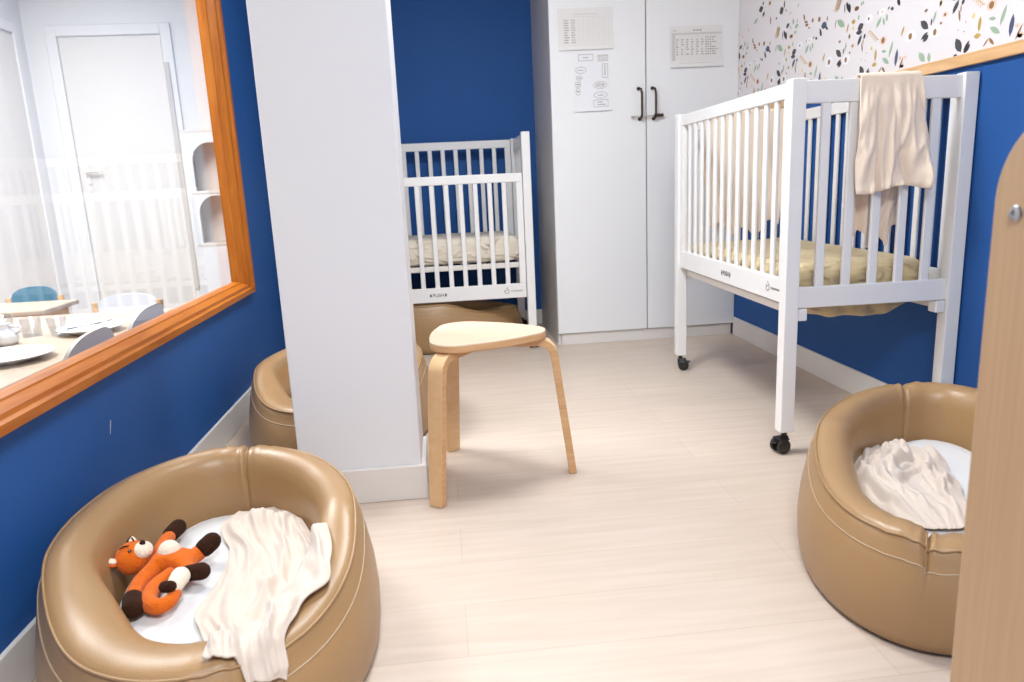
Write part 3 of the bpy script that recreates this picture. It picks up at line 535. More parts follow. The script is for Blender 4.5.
def make_crib(name, label, loc, rz, L=1.20, W=.635, drop=0.0, zm=.515):
    """long side runs along local y; the sliding side with the print is at local x = 0"""
    t_ = thing(name, label, 'crib', loc, rz)
    P = .047; H = 1.225; zl = .076
    for ix, x0 in enumerate((0, W - P)):
        for iy, y0 in enumerate((0, L - P)):
            p = MB().box(x0, x0 + P, y0, y0 + P, zl, H, .003, seg=2)
            po = p.build('post', M['crib'], t_)
            cxx, cyy = x0 + P / 2, y0 + P / 2; ang = [[.25, 2.9], [.4, .6]][ix][iy] if drop == 0 else [[.2, -.4], [2.5, .5]][ix][iy]
            mt = Matrix.Translation((cxx, cyy, 0)) @ Matrix.Rotation(ang, 4, 'Z')
            h_ = MB(); h_.tube([mt @ Vector((0, 0, .058)), mt @ Vector((0, 0, zl + .004))], .010, 12)
            h_.box(-.026, .014, -.010, .010, .030, .060, .005, mt, 2)
            hs = h_.build('caster', M['black'], po)
            for sy in (-1, 1):
                wl = MB(); wl.lathe([(.001, -.007), (.022, -.007), (.0255, -.004), (.0255, .004), (.022, .007), (.012, .009), (.001, .009)], 22, mt @ Vector((-.014, sy * .0185, .0262)), (mt.to_3x3() @ Vector((0, sy, 0))))
                wl.build('wheel', M['black'], hs, smooth=True, angle=40)
            bl = MB(); bl.box(-.048, -.022, -.012, .012, .034, .041, .003, mt @ Matrix.Translation((0, 0, .004)) , 1)
            bl.box(-.030, .008, -.024, .024, .048, .054, .003, mt, 1)
            bl.build('brake_lever', M['black'], hs)
    def side(x0, dz, lettered):
        """sliding or fixed long side: rails, two stiles and slats"""
        y0, y1 = P + .003, L - P - .003; th = .020; xx = x0 + (P - th) / 2
        z0, z1 = zm + dz, 1.219 + dz; bl, tl = .082, .048
        m_ = MB(); m_.box(xx, xx + th, y0, y1, z1 - tl, z1, .003, seg=2); m_.box(xx, xx + th, y0, y1, z0, z0 + bl, .003, seg=2)
        m_.box(xx, xx + th, y0, y0 + .036, z0 + bl, z1 - tl, .002); m_.box(xx, xx + th, y1 - .036, y1, z0 + bl, z1 - tl, .002)
        s_ = m_.build('side_panel', M['crib'], t_)
        n = 12; a, b_ = y0 + .036, y1 - .036; wd_ = .026; gap = (b_ - a - n * wd_) / (n + 1)
        for i in range(n):
            q = a + gap + i * (wd_ + gap)
            MB().box(xx + .004, xx + th - .004, q, q + wd_, z0 + bl - .004, z1 - tl + .004, .003).build('slat', M['crib'], s_)
        if lettered:
            # print faces -x; its reading direction runs towards -y
            base = lambda yq, zq: Matrix.Translation((xx - .0006, yq, zq)) @ Matrix(((0, 0, -1, 0), (-1, 0, 0, 0), (0, 1, 0, 0), (0, 0, 0, 1)))
            w_ = text_mesh('lettering', 'PUSH', .027, M['logo'], s_, base(.56, z0 + .040))
            for sg in (-1, 1):
                yq = .56 + sg * .043; zq = z0 + .040
                MB().prism([(yq, zq + .012), (yq - .006, zq), (yq, zq - .012), (yq + .006, zq)], xx - .0010, xx - .0002, 'yz').build('arrow_mark', M['logo'], s_)
            g = MB(); yc, zc = .165, z0 + .041
            ring = lambda r0, r1, a0, a1, n_=20: [(yc - r1 * math.cos(a0 + (a1 - a0) * i / n_), zc + r1 * math.sin(a0 + (a1 - a0) * i / n_)) for i in range(n_ + 1)] + [(yc - r0 * math.cos(a1 - (a1 - a0) * i / n_), zc + r0 * math.sin(a1 - (a1 - a0) * i / n_)) for i in range(n_ + 1)]
            for r0, r1, a0, a1 in ((.0105, .0145, -3.9, 1.2), (.004, .0065, .6, 3.4)):
                p = ring(r0, r1, a0, a1); k = len(p) // 2
                for i in range(k - 1):
                    q = [p[i], p[i + 1], p[-2 - i], p[-1 - i]]
                    g.prism(q, xx - .0010, xx - .0002, 'yz')
            g.ball((xx - .0006, yc - .001, zc + .017), (.0006, .004, .004), 10, 8)
            for i in range(8):
                y_ = yc - .026 - i * .0085
                g.box(xx - .0010, xx - .0002, y_ - .0062, y_, zc - .0035, zc - .0010); g.box(xx - .0010, xx - .0002, y_ - .0022, y_, zc - .0035, zc + .0035)
                if i % 2: g.box(xx - .0010, xx - .0002, y_ - .0062, y_ - .004, zc - .0035, zc + .0035)
                else: g.box(xx - .0010, xx - .0002, y_ - .0062, y_, zc + .0012, zc + .0035)
            g.build('emblem', M['ink'], s_)
        return s_
    side(0, -drop, True); side(W - P, 0, False)
    for y0 in (0, L - P):
        th = .022; yy_ = y0 + (P - th) / 2; x0, x1 = P, W - P
        MB().box(x0, x1, yy_, yy_ + th, 1.150, 1.219, .003, seg=2).build('end_top_rail', M['crib'], t_)
        e = MB().box(x0, x1, yy_, yy_ + th, .502, .572, .003, seg=2).build('end_bottom_rail', M['crib'], t_)
        n = 5; wd_ = .030; gap = (x1 - x0 - n * wd_) / (n + 1)
        for i in range(n):
            q = x0 + gap + i * (wd_ + gap)
            MB().box(q, q + wd_, yy_ + .004, yy_ + th - .004, .568, 1.154, .003).build('slat', M['crib'], e)
    # base that carries the mattress
    m_ = MB(); m_.box(P + .002, P + .022, P + .002, L - P - .002, .472, .501, .002); m_.box(W - P - .022, W - P - .002, P + .002, L - P - .002, .472, .501, .002)
    for i in range(9):
        q = P + .12 + i * (L - 2 * P - .24 - .05) / 8
        m_.box(P + .022, W - P - .022, q, q + .05, .488, .499, .002)
    m_.build('base_frame', M['crib_inner'], t_)
    for x0 in (P + .002, W - P - .034):
        for y0, y1 in ((.006, P + .002), (L - P - .002, L - .006)):
            MB().box(x0, x0 + .032, y0, y1, .460, .500, .003).build('base_bracket', M['crib'], t_)
    return t_
CR = (1.105, 2.245, R_(1.0)); 
make_crib('crib', 'white slatted cot on black casters along the right wall, its side raised', (CR[0], CR[1], 0), -CR[2], L=1.20, W=.607)
CB = (.524, 4.125)
make_crib('crib', 'white slatted cot against the blue back wall, its front side lowered', (CB[0], CB[1], 0), PI / 2, L=1.20, W=.635, drop=.215)

def cot_mattress(label, loc, rz, W, L, z0, z1, m, sag, seed, wr=.006):
    """soft fitted-sheet mattress with gathered creases around the rim"""
    b = bmesh.new(); bmesh.ops.create_cube(b, size=1)
    bmesh.ops.subdivide_edges(b, edges=b.edges[:], cuts=30, use_grid_fill=True)
    for v in b.verts:
        u, w_, q = v.co.x * 2, v.co.y * 2, v.co.z * 2
        e = 1 - .10 * max(abs(q) ** 4, 0)
        x = u * W / 2; y = w_ * L / 2; z = (z0 + z1) / 2 + q * (z1 - z0) / 2
        rim = max(abs(u), abs(w_))
        k = max(0, rim - .86) / .14
        if abs(q) > .5: z -= q * k ** 2 * .022
        if rim > .99:
            x -= u * .010 * q * q; y -= w_ * .010 * q * q
        p = Vector((x, y, z))
        f = noise.noise(Vector((x * 9 + seed, y * 9, z * 22))) * wr + noise.noise(Vector((x * 28 + seed, y * 28, z * 10))) * wr * .45
        side_ = 1 if rim > .93 else .45
        # diagonal gather folds on the sides
        if rim > .96:
            s_ = (x if abs(w_) > abs(u) else y)
            f += math.sin(s_ * 70 + z * 60 + 5 * noise.noise(Vector((s_ * 6, z * 8, seed)))) * wr * .55
        nrm = Vector((u if abs(u) >= rim - .02 else 0, w_ if abs(w_) >= rim - .02 else 0, q if abs(q) > .98 else 0))
        if nrm.length: nrm.normalize()
        p += nrm * f * side_
        if sag and q < -.5:
            d = max(0, 1 - ((w_ + .97) / .20) ** 2) * max(0, 1 - (u * 1.1) ** 4)
            p.z -= sag * d + .010 * noise.noise(Vector((x * 20, y * 20, seed))) * d
        v.co = p
    mb = MB().bm(b); o = mb.build('crib_mattress', m, None, smooth=True, sub=1, loc=loc, rz=rz)
    return tag(o, label, 'mattress')
cot_mattress('thin mattress in a creased sand-coloured sheet lying in the cot by the right wall', (CR[0] + .303, CR[1] + .600, 0), -CR[2], .488, 1.07, .506, .640, M['khaki_sheet'], .072, 3, .010)
cot_mattress('thick mattress in a creased cream sheet lying in the cot at the blue back wall', (CB[0] - .60, CB[1] + .3175, 0), PI / 2, .51, 1.07, .506, .655, M['cream_sheet'], 0, 8, .008)

# ------------------------------------------------------------------ stool
st = thing('stool', 'three-legged birch stool with a rounded triangular seat beside the white pillar', 'stool', (.106, 2.285, 0))
feet = [(-.168, -.218), (.282, -.035), (-.113, .252)]
def stool_outline(rc, rr, n=14):
    pts = []
    an = [math.atan2(y, x) for x, y in feet]; order_ = sorted(range(3), key=lambda i: an[i])
    for i in order_:
        a = an[i]; cxx, cyy = math.cos(a) * rc, math.sin(a) * rc
        for k in range(n + 1):
            b_ = a - R_(58) + R_(116) * k / n; pts.append((cxx + rr * math.cos(b_), cyy + rr * math.sin(b_)))
        # gently bowed edge to the next corner
    out = []
    N = len(pts)
    for i in range(N):
        p, q = Vector(pts[i]), Vector(pts[(i + 1) % N]); out.append(tuple(p))
        if (q - p).length > .08:
            mid = (p + q) / 2; nrm = mid.normalized()
            for f in (.2, .4, .6, .8):
                e = p.lerp(q, f); out.append(tuple(e + nrm * .012 * 4 * f * (1 - f)))
    return out
ol = stool_outline(.124, .086)
mb = MB(); n = len(ol); mb.m = 0
rings = [(.985, .4635), (1.0, .466), (1.0, .4845), (.992, .4878), (.975, .4885)]
vs = [(x * s_, y * s_, z) for s_, z in rings for x, y in ol]
fs = []; mi = []
mb.add(vs, []); 
for i in range(len(rings) - 1):
    for k in range(n):
        mb.f.append((i * n + k, i * n + (k + 1) % n, (i + 1) * n + (k + 1) % n, (i + 1) * n + k)); mb.mi.append(1 if i < 2 else 0)
mb.f.append(tuple((len(rings) - 1) * n + k for k in range(n))); mb.mi.append(0)
mb.f.append(tuple(range(n - 1, -1, -1))); mb.mi.append(1)
mb.build('seat', [M['birch_seat'], M['birch_edge']], st, smooth=True, angle=35)
for fx, fy in feet:
    a = math.atan2(fy, fx); rf = math.hypot(fx, fy)
    # side profile (radius, height) of the bent strip's centre line
    path = [(rf, 0)]
    rt = .236; zt = .451; br = .055
    path.append((rt + .012, zt - br - .10)); path.append((rt + .004, zt - br - .03))
    for k in range(9):
        q = (PI / 2) * k / 8; path.append((rt - br + br * math.cos(q), zt - br + br * math.sin(q)))
    path += [(.12, zt), (.045, zt)]
    m_ = MB(); th = .0125; vs = []
    for i, (r, z) in enumerate(path):
        p0 = Vector(path[max(0, i - 1)]); p1 = Vector(path[min(len(path) - 1, i + 1)]); d = (p1 - p0).normalized(); nn = Vector((d.y, -d.x))
        hw = .0265 if i < len(path) - 2 else (.024 if i == len(path) - 2 else .018)
        if i == 0: hw = .0235
        for sg, tg in ((1, -1), (1, 1), (-1, 1), (-1, -1)):
            rr, zz = r + nn.x * th * sg, max(0, z + nn.y * th * sg); 
            vs.append((rr * math.cos(a) - tg * hw * math.sin(a), rr * math.sin(a) + tg * hw * math.cos(a), zz))
    k = len(path); fs = [(i * 4 + j_, i * 4 + (j_ + 1) % 4, (i + 1) * 4 + (j_ + 1) % 4, (i + 1) * 4 + j_) for i in range(k - 1) for j_ in range(4)] + [(3, 2, 1, 0), tuple((k - 1) * 4 + j_ for j_ in range(4))]
    m_.add(vs, fs); lo = m_.build('leg', M['birch'], st)
    lo.data.materials.append(M['birch_edge'])
    for p in lo.data.polygons:
        # ply edges of the strip show on its two narrow sides
        c_ = p.center; tdir = Vector((-math.sin(a), math.cos(a), 0))
        if abs(p.normal.dot(tdir)) > .8: p.material_index = 1
    lo.data.polygons.foreach_set('use_smooth', [True] * len(lo.data.polygons)); lo.data.set_sharp_from_angle(angle=R_(32))
    bv = lo.modifiers.new('edge', 'BEVEL'); bv.width = .002; bv.segments = 2; bv.limit_method = 'ANGLE'; bv.angle_limit = R_(50)
"""dark slot of the seat hardware"""
MB().box(-.05, .05, -.01, .01, .4575, .4635, .002).build('fixing_plate', M['black'], st)

# ------------------------------------------------------------------ floor nests
def nest_R(th, a, b): return 1 / math.sqrt((math.cos(th) / a) ** 2 + (math.sin(th) / b) ** 2)
def make_nest(label, loc, rz, a=.335, b=.530, h=.29, back=92, front=-92, dip=.0, dip_c=-38, dip_w=46, seed=0, low=.070, wide=.6):
    t_ = thing('floor_nest_bed', label, 'nest bed', loc, rz)
    # angle samples: dense around the two pinched joins
    ths = set(round(i * 2.0, 3) for i in range(180))
    for s_ in (back, front):
        for d in (-3, -2.2, -1.5, -1, -.6, -.3, 0, .3, .6, 1, 1.5, 2.2, 3): ths.add(round((s_ + d) % 360, 3))
    ths = sorted(ths); N = len(ths)
    def adiff(p, q): return (p - q + 180) % 360 - 180
    def vfrac(tdeg):
        v = (math.sin(R_(tdeg)) + .92) / .85; v = max(0, min(1, v)); return v * v * (3 - 2 * v)
    def hh_(tdeg):
        # tall round the back, stepping down to a low entry at the front end
        v = vfrac(tdeg)
        q = h - low * (1 - v)
        d = adiff(tdeg, dip_c); w_ = max(0, 1 - (abs(d) / dip_w) ** 2); q -= dip * w_ * w_ * (3 - 2 * w_)
        e = adiff(tdeg, front)
        if 0 < e < 60: q -= .014 * (1 - e / 60)
        return q
    def pinch(tdeg):
        return sum(math.exp(-(adiff(tdeg, s_) / .9) ** 2) for s_ in (back, front))
    def pucker(tdeg):
        v = 0
        for s_ in (back, front):
            d = adiff(tdeg, s_); v += math.exp(-(d / 9) ** 2) * math.sin(d * 1.15 + 1) 
        return v
    def P(tdeg, off, z, pin=0):
        t = R_(tdeg); r = nest_R(t, a - off - pin, b - off - pin)
        return Vector((r * math.cos(t), r * math.sin(t), z))
    def prof(tdeg):
        q = hh_(tdeg); pi_ = pinch(tdeg); pk = pucker(tdeg); n1 = noise.noise(Vector((math.cos(R_(tdeg)) * 2.2, math.sin(R_(tdeg)) * 2.2, seed)))
        dz = -.016 * pi_ + .0035 * pk; out = []
        for k, (o, z) in enumerate([(.016, .004), (.005, .012), (.000, .14 * q), (-.002, .32 * q), (.002, .50 * q), (.012, .69 * q), (.020, q - .054), (.029, q - .033), (.036, q - .012), (.047, q - .003), (.064, q),
                     (.084, q - .003), (.101, q - .014), (.112, q - .034), (.118, q - .058), (.122, min(.142, q - .064)), (.130, .09), (.140, .055)]):
            if o > .04: o = .04 + (o - .04) * (1 + wide * (1 - vfrac(tdeg)))
            amp = [0, 0, .1, .1, .1, .25, .6, .8, 1, 1, 1, 1, 1, 1, .9, .6, .2, 0][k]
            out.append(P(tdeg, o + .006 * pi_ * amp * (1 if o < .09 else -1) + .003 * n1 * amp, z + dz * amp + .004 * n1 * amp))
        return out
    cols = [prof(td) for td in ths]; K = len(cols[0])
    mb = MB(); vs = [p for c_ in cols for p in c_]; fs = []
    for i in range(N):
        for k in range(K - 1):
            fs.append((i * K + k, ((i + 1) % N) * K + k, ((i + 1) % N) * K + k + 1, i * K + k + 1))
    fs.append(tuple(i * K + K - 1 for i in range(N)))
    mb.add(vs, fs); mb.build('bolster', M['leather'], t_, smooth=True)
    MB().prism([tuple(P(i * 3, .028, 0).xy) for i in range(120)], 0, .008).build('base', M['sole'], t_)
    # stitched seam line round the shoulder, and one up each join
    sm = MB(); pts = [cols[i][6] + (Vector((cols[i][6].x, cols[i][6].y, 0)).normalized() * .0004) for i in range(N)] ; pts.append(pts[0])
    sm.tube(pts, .0016, 6, cap=False); sm.build('shoulder_seam', M['seam'], t_, smooth=True)
    pp = MB(); pts = [cols[i][8] + (Vector((cols[i][8].x, cols[i][8].y, 0)).normalized() * .0012) + Vector((0, 0, .001)) for i in range(N)]; pts.append(pts[0])
    pp.tube(pts, .0028, 8, cap=False); pp.build('rim_piping', M['leather'], t_, smooth=True)
    for s_ in (back, front):
        c_ = prof(s_ % 360); sm = MB(); sm.tube([c_[k] + Vector((0, 0, .0006)) for k in range(6, K - 3)], .0020, 6); sm.build('join_seam', M['leather'], t_, smooth=True)
    # padded floor cushion in a white fitted sheet
    return t_, P, prof, hh_
def nest_pad(label, loc, rz, P, top=.135, m=None, seed=1):
    mb = MB(); N = 72; rings = [(.160, .056), (.145, .075), (.138, .10), (.138, top - .012), (.152, top), (.19, top + .004), (.24, top + .006), (.29, top + .006)]
    vs = []
    for o, z in rings:
        for i in range(N):
            p = P(i * 5, o, z); p.z += .004 * noise.noise(Vector((p.x * 14, p.y * 14, seed))) * (z > .1); vs.append(p)
    fs = [(r * N + i, r * N + (i + 1) % N, (r + 1) * N + (i + 1) % N, (r + 1) * N + i) for r in range(len(rings) - 1) for i in range(N)]
    fs += [tuple((len(rings) - 1) * N + i for i in range(N)), tuple(range(N - 1, -1, -1))]
    o = mb.add(vs, fs).build('nest_mattress', m or M['sheet'], None, smooth=True, loc=loc, rz=rz)
    return tag(o, label, 'mattress')
NL = ((-.530, 1.500, 0), .240); NR = ((1.209, 1.622, 0), -.645)
_, PL, FL, GL = make_nest('taupe padded nest bed on the floor holding the orange fox, nearest on the left', *NL, a=.335, b=.488, back=80, front=-82, seed=1)
nest_pad('white-sheeted cushion inside the left nest bed, under the fox and sleeping bag', *NL, PL, seed=2)
_, PR, FR, GR = make_nest('taupe padded nest bed on the floor by the right wall with a crumpled white cloth', *NR, low=.048, wide=.25, a=.308, b=.545, back=103, front=-90, seed=5)
nest_pad('white-sheeted cushion inside the right nest bed, under the crumpled cloth', *NR, PR, seed=6)
N3 = ((-.438, 2.93, 0), .0)
_, P3, F3, G3 = make_nest('taupe padded nest bed on the floor half hidden behind the white pillar', *N3, a=.362, back=92, front=-92, seed=9)
nest_pad('cream-sheeted cushion inside the nest bed behind the pillar', *N3, P3, m=M['cream_sheet'], seed=7)
N4 = ((-.055, 4.44, 0), PI / 2 + .04)
_, P4, F4, G4 = make_nest('taupe padded nest bed on the floor pushed under the cot at the back wall', *N4, back=92, front=-92, seed=12)

# ------------------------------------------------------------------ wooden panel at the right edge of the picture
pn = thing('wooden_end_panel', 'pale beech furniture side with a rounded top corner at the far right edge', 'panel', (.62, 0, 0))
poly = [(.20, 0), (.771, 0)]
for k in range(13):
    q = (PI / 2) * k / 12; poly.append((.671 + .10 * math.cos(q), .905 + .10 * math.sin(q)))
poly += [(.20, 1.005)]
po = MB().prism(poly, 0, .028, 'yz').build('panel_board', M['beech'], pn)
bv = po.modifiers.new('edge', 'BEVEL'); bv.width = .003; bv.segments = 2; bv.limit_method = 'ANGLE'; bv.angle_limit = R_(40)
bb = MB(); bb.lathe([(.001, 0), (.0092, 0), (.0092, .0012), (.0072, .0026), (.0042, .0028), (.0040, .0010), (.001, .0010)], 24, (0, .737, .893), (-1, 0, 0)); bb.build('bolt', M['metal_grey'], pn, smooth=True, angle=30)
rl = MB(); rl.box(.0282, .060, .24, .70, .35, .40, .004); rl.build('cross_rail', M['beech'], pn)
# ------------------------------------------------------------------ cloths
def drape(name, label, cat, mtx, w_top, w_out, w_in, d_out, d_in, m, seed, fold=.014, tilt_o=.0, rail=(.022, .0)):
    """cloth hung over a rail; local x across, local y through the rail (outside = -y), z up from the rail's top"""
    nt_, half = 46, rail[0] / 2 + .004; path = []
    k1 = 34; k2 = 40
    for i in range(k1): path.append(('o', 1 - i / k1))
    for i in range(9):
        path.append(('t', i / 8))
    for i in range(1, k2 + 1): path.append(('i', i / k2))
    vs = []
    for kind, f in path:
        for j in range(nt_ + 1):
            t = -1 + 2 * j / nt_
            if kind == 't':
                a = PI - PI * f; y, z = half * math.cos(a), half * math.sin(a) * .7 + .003; w_ = w_top; amt = .15; sgn = 0; ff = 0
                y0 = y; n_ = noise.noise(Vector((t * 3 + seed, 0, 1))) * .003
                vs.append((w_ / 2 * t, y, z + abs(n_))); continue
            wd_ = w_out if kind == 'o' else w_in; dd = d_out if kind == 'o' else d_in; ff = f
            sg = -1 if kind == 'o' else 1
            w_ = w_top + (wd_ - w_top) * min(1, f * 1.25) ** .8
            skew = (tilt_o * f) if kind == 'o' else (.012 * f)
            x = w_ / 2 * t + skew
            if kind == 'i': x = w_ / 2 * t * (1 - .35 * max(0, f - .55)) + skew
            amp = fold * (.25 + .9 * f)
            g = math.sin(t * 8.5 + 2.2 * f * (1 if kind == 'o' else -1) + 2 * noise.noise(Vector((t * 1.6 + seed, f * 1.1, sg)))) * .5 + .5
            g = abs(math.sin(t * 4.6 + 1.6 * f * sg + 1.8 * noise.noise(Vector((t * 1.6 + seed, f * 1.3, sg))))) ** .7
            g2 = 1 - 2 * abs(noise.noise(Vector((t * 3.4 + f * 2.0 + seed * 3, f * 1.7, sg * 4))))
            g2 = max(0, g2) ** 2
            g3 = noise.noise(Vector((t * 16 + f * 7, f * 14 + seed, sg)))
            y = sg * (half + amp * (.9 * g + .8 * g2) * min(1, f * 5) + .0022 * g3 * f)
            z = -dd * f * (1 + (.035 * math.sin(t * 3 + seed) if kind == 'o' else .10 * (1 - t * t) + .05 * math.sin(t * 9 + seed)) * f)
            if kind == 'o': y += sg * .022 * math.exp(-((t - .85) / .28) ** 2 - ((f - .88) / .12) ** 2)     # bunched lower corner
            # rolled hem
            if kind == 'o' and f > .93: y += sg * .005 * math.sin((f - .93) / .07 * PI)
            vs.append((x, y, z))
    K = len(path); fs = [(i * (nt_ + 1) + j, i * (nt_ + 1) + j + 1, (i + 1) * (nt_ + 1) + j + 1, (i + 1) * (nt_ + 1) + j) for i in range(K - 1) for j in range(nt_)]
    mb = MB().add(vs, fs); o = mb.build(name, m, None, smooth=True); o.matrix_world = mtx
    sd_ = o.modifiers.new('cloth_thickness', 'SOLIDIFY'); sd_.thickness = .005; sd_.offset = 0
    md = o.modifiers.new('sub', 'SUBSURF'); md.levels = 1; md.render_levels = 1
    return tag(o, label, cat)
crib_m = Matrix.Translation((CR[0], CR[1], 0)) @ Matrix.Rotation(-CR[2], 4, 'Z')
drape('sleeping_bag', 'cream muslin sleeping bag folded over the near end rail of the right cot', 'sleeping bag',
      crib_m @ Matrix.Translation((.322, .0235, 1.219)), .200, .245, .215, .345, .47, M['muslin'], 4, fold=.026, tilt_o=.014)
drape('muslin_cloth', 'cream muslin cloth hung over the far end rail inside the right cot', 'cloth',
      crib_m @ Matrix.Translation((.335, 1.20 - .0235, 1.219)) @ Matrix.Rotation(PI, 4, 'Z'), .40, .30, .40, .16, .50, M['muslin'], 11, fold=.012)

# cloths lying in the nest beds
def spline(pts, n):
    out = []
    for i in range(n + 1):
        f = i / n * (len(pts) - 1); k = min(int(f), len(pts) - 2); q = f - k
        p = [Vector(pts[max(0, min(len(pts) - 1, k + d))]) for d in (-1, 0, 1, 2)]
        out.append(.5 * (2 * p[1] + (p[2] - p[0]) * q + (2 * p[0] - 5 * p[1] + 4 * p[2] - p[3]) * q * q + (3 * p[1] - p[0] - 3 * p[2] + p[3]) * q ** 3))
    return out
def nest_height(x, y, nest, prof, pad=.143, cap=9):
    """point of a nest bed under (x, y); what reaches past the rim hangs down its outer wall"""
    (cx_, cy_, _), rz = nest; c, s_ = math.cos(rz), math.sin(rz); dx, dy = x - cx_, y - cy_
    u, v = dx * c + dy * s_, -dx * s_ + dy * c
    r = math.hypot(u, v); td = math.degrees(math.atan2(v, u)) % 360
    col_ = prof(td); rr = [math.hypot(p.x, p.y) for p in col_]; top = range(7, len(col_) - 1)
    if cap < 1:                    # stay at the foot of the inner wall
        lim = next((rr[k] for k in range(12, len(col_)) if col_[k].z <= cap), rr[-1])
        if r > lim: x, y, dx, dy, r = cx_ + dx * lim / r, cy_ + dy * lim / r, dx * lim / r, dy * lim / r, lim
    if r >= rr[7]:
        e = r - rr[7]; rad_ = rr[7] + .009 + .006 * min(1, e / .03); z = col_[7].z - e * .92
        k = rad_ / r; return cx_ + dx * k, cy_ + dy * k, z
    z = pad
    for k in top:        # the piped edge lifts the cloth a little
        if rr[k] >= r >= rr[k + 1]: z = max(z, col_[k].z + (col_[k + 1].z - col_[k].z) * (rr[k] - r) / max(1e-6, rr[k] - rr[k + 1])) + (.006 if k < 10 else 0); break
    return x, y, z
def laid_cloth(name, label, cat, left, right_, nest, prof, m, nu, nv, wrinkle, lift=.0065, thick=.004, relax=10, warp=.0, bulge=(0, 0), cap=lambda v: 9):
    A, B = spline(left, nv), spline(right_, nv); W = nu + 1; pts = []; base = []; nrm_out = []
    for j in range(nv + 1):
        for i in range(W):
            p = A[j].lerp(B[j], i / nu) + Vector(bulge) * math.sin(PI * i / nu) * max(0, (j / nv - .6) / .4) ** 2
            if warp:
                p = p + Vector((noise.noise(Vector((p.x * 11, p.y * 11, 2.3))), noise.noise(Vector((p.x * 11, p.y * 11, 7.7))))) * warp
            x, y, z = nest_height(p.x, p.y, nest, prof, cap=cap(j / nv)); base.append(z + lift); pts.append([x, y, z + lift]); nrm_out.append(cap(j / nv) > 1 and (p - Vector((x, y))).length > 1e-5)
    for _ in range(relax):                      # the cloth bridges hollows but never sinks below what carries it
        new = [q[2] for q in pts]
        for j in range(1, nv):
            for i in range(1, nu):
                k = j * W + i
                if nrm_out[k]: continue
                new[k] = max(base[k], (pts[k - 1][2] + pts[k + 1][2] + pts[k - W][2] + pts[k + W][2]) / 4)
        for k, z in enumerate(new): pts[k][2] = z
    c0 = Vector((nest[0][0], nest[0][1], 0))
    for j in range(nv + 1):
        for i in range(W):
            k = j * W + i; wz = wrinkle(i / nu, j / nv, pts[k])
            if nrm_out[k]:
                d = (Vector((pts[k][0], pts[k][1], 0)) - c0).normalized(); pts[k][0] += d.x * wz; pts[k][1] += d.y * wz
            else: pts[k][2] += wz
    mb = MB().add(pts, [(j * W + i, j * W + i + 1, (j + 1) * W + i + 1, (j + 1) * W + i) for j in range(nv) for i in range(nu)])
    cx_ = sum(p[0] for p in pts) / len(pts); cy_ = sum(p[1] for p in pts) / len(pts); cz_ = min(p[2] for p in pts)
    mb.v = [(p[0] - cx_, p[1] - cy_, p[2] - cz_) for p in pts]
    o = mb.build(name, m, None, smooth=True, loc=(cx_, cy_, cz_))
    sd_ = o.modifiers.new('cloth_thickness', 'SOLIDIFY'); sd_.thickness = thick; sd_.offset = 1
    md = o.modifiers.new('sub', 'SUBSURF'); md.levels = 1; md.render_levels = 1
    return tag(o, label, cat)
def ridge(x, y, z, w=.17): return math.exp(-(noise.noise(Vector((x, y, z))) / w) ** 2)
def wr_left(u, v, p):
    e = min(1, min(u, 1 - u, v, 1 - v) * 9); e = e * e * (3 - 2 * e)
    d = u * 1.0 + v * .75
    w_ = .011 * ridge(d * 3.4, v * 1.1 - u * .6, 1.7) + .007 * ridge(d * 7 + 3, (v - u) * 1.6, 5.1) + .003 * ridge(u * 12, v * 9, 3.3)
    w_ += .020 * math.exp(-((v - .86 - .08 * u) / .05) ** 2) * math.exp(-((u - .45) / .30) ** 2)          # turned-back end
    w_ += .012 * math.exp(-((u - .25 - .45 * v) / .045) ** 2) * max(0, min(1, (v - .30) * 6))
    w_ += .008 * math.exp(-((u - .75 + .35 * v) / .05) ** 2) * max(0, min(1, (.6 - v) * 6))
    hem = .0035 * (max(0, 1 - v * 30) + max(0, 1 - (1 - u) * 22) + max(0, 1 - u * 22))
    return 1.4 * w_ * (.2 + .8 * e) + hem
laid_cloth('sleeping_bag', 'crumpled ivory sleeping bag spilling over the rim of the left nest bed', 'sleeping bag',
           [(-.421, 1.070), (-.432, 1.125), (-.455, 1.195), (-.500, 1.275), (-.530, 1.340), (-.522, 1.420), (-.520, 1.500), (-.530, 1.590), (-.565, 1.660), (-.588, 1.730), (-.565, 1.805)],
           [(-.302, 1.095), (-.308, 1.130), (-.298, 1.185), (-.286, 1.230), (-.252, 1.275), (-.258, 1.335), (-.266, 1.405), (-.296, 1.495), (-.330, 1.590), (-.362, 1.660), (-.398, 1.715)],
           NL, FL, M['muslin_white'], 50, 96, wr_left, thick=.0045, bulge=(.025, .05), cap=lambda v: 9 if v < .66 else max(.17, .25 - (v - .66) * .6))
def wr_right(u, v, p):
    e = min(1, min(u, 1 - u, v, 1 - v) * 6); e = e * e * (3 - 2 * e)
    w_ = .026 * ridge(u * 2.1 + v * .6, v * 1.9, 2.2, .2) + .024 * ridge(u * 4.2 + .5 * math.sin(v * 7), v * 3.0 + u, 9.4, .11) + .013 * ridge(u * 7 + v * 3, v * 6 - u * 2, 4.4, .10)
    return w_ * e + .008 * e + .003 * ridge(u * 8, v * 7, 1.2)
laid_cloth('muslin_cloth', 'crumpled ivory cloth heaped inside the right nest bed', 'cloth',
           [(1.00, 1.41), (.985, 1.52), (.995, 1.63), (1.025, 1.715), (1.075, 1.785), (1.15, 1.845), (1.24, 1.885)],
           [(1.165, 1.375), (1.225, 1.50), (1.265, 1.60), (1.29, 1.66), (1.31, 1.71), (1.325, 1.76), (1.32, 1.82)],
           NR, FR, M['muslin_white'], 54, 64, wr_right, thick=.0035, relax=4, warp=.020, cap=lambda v: .165)

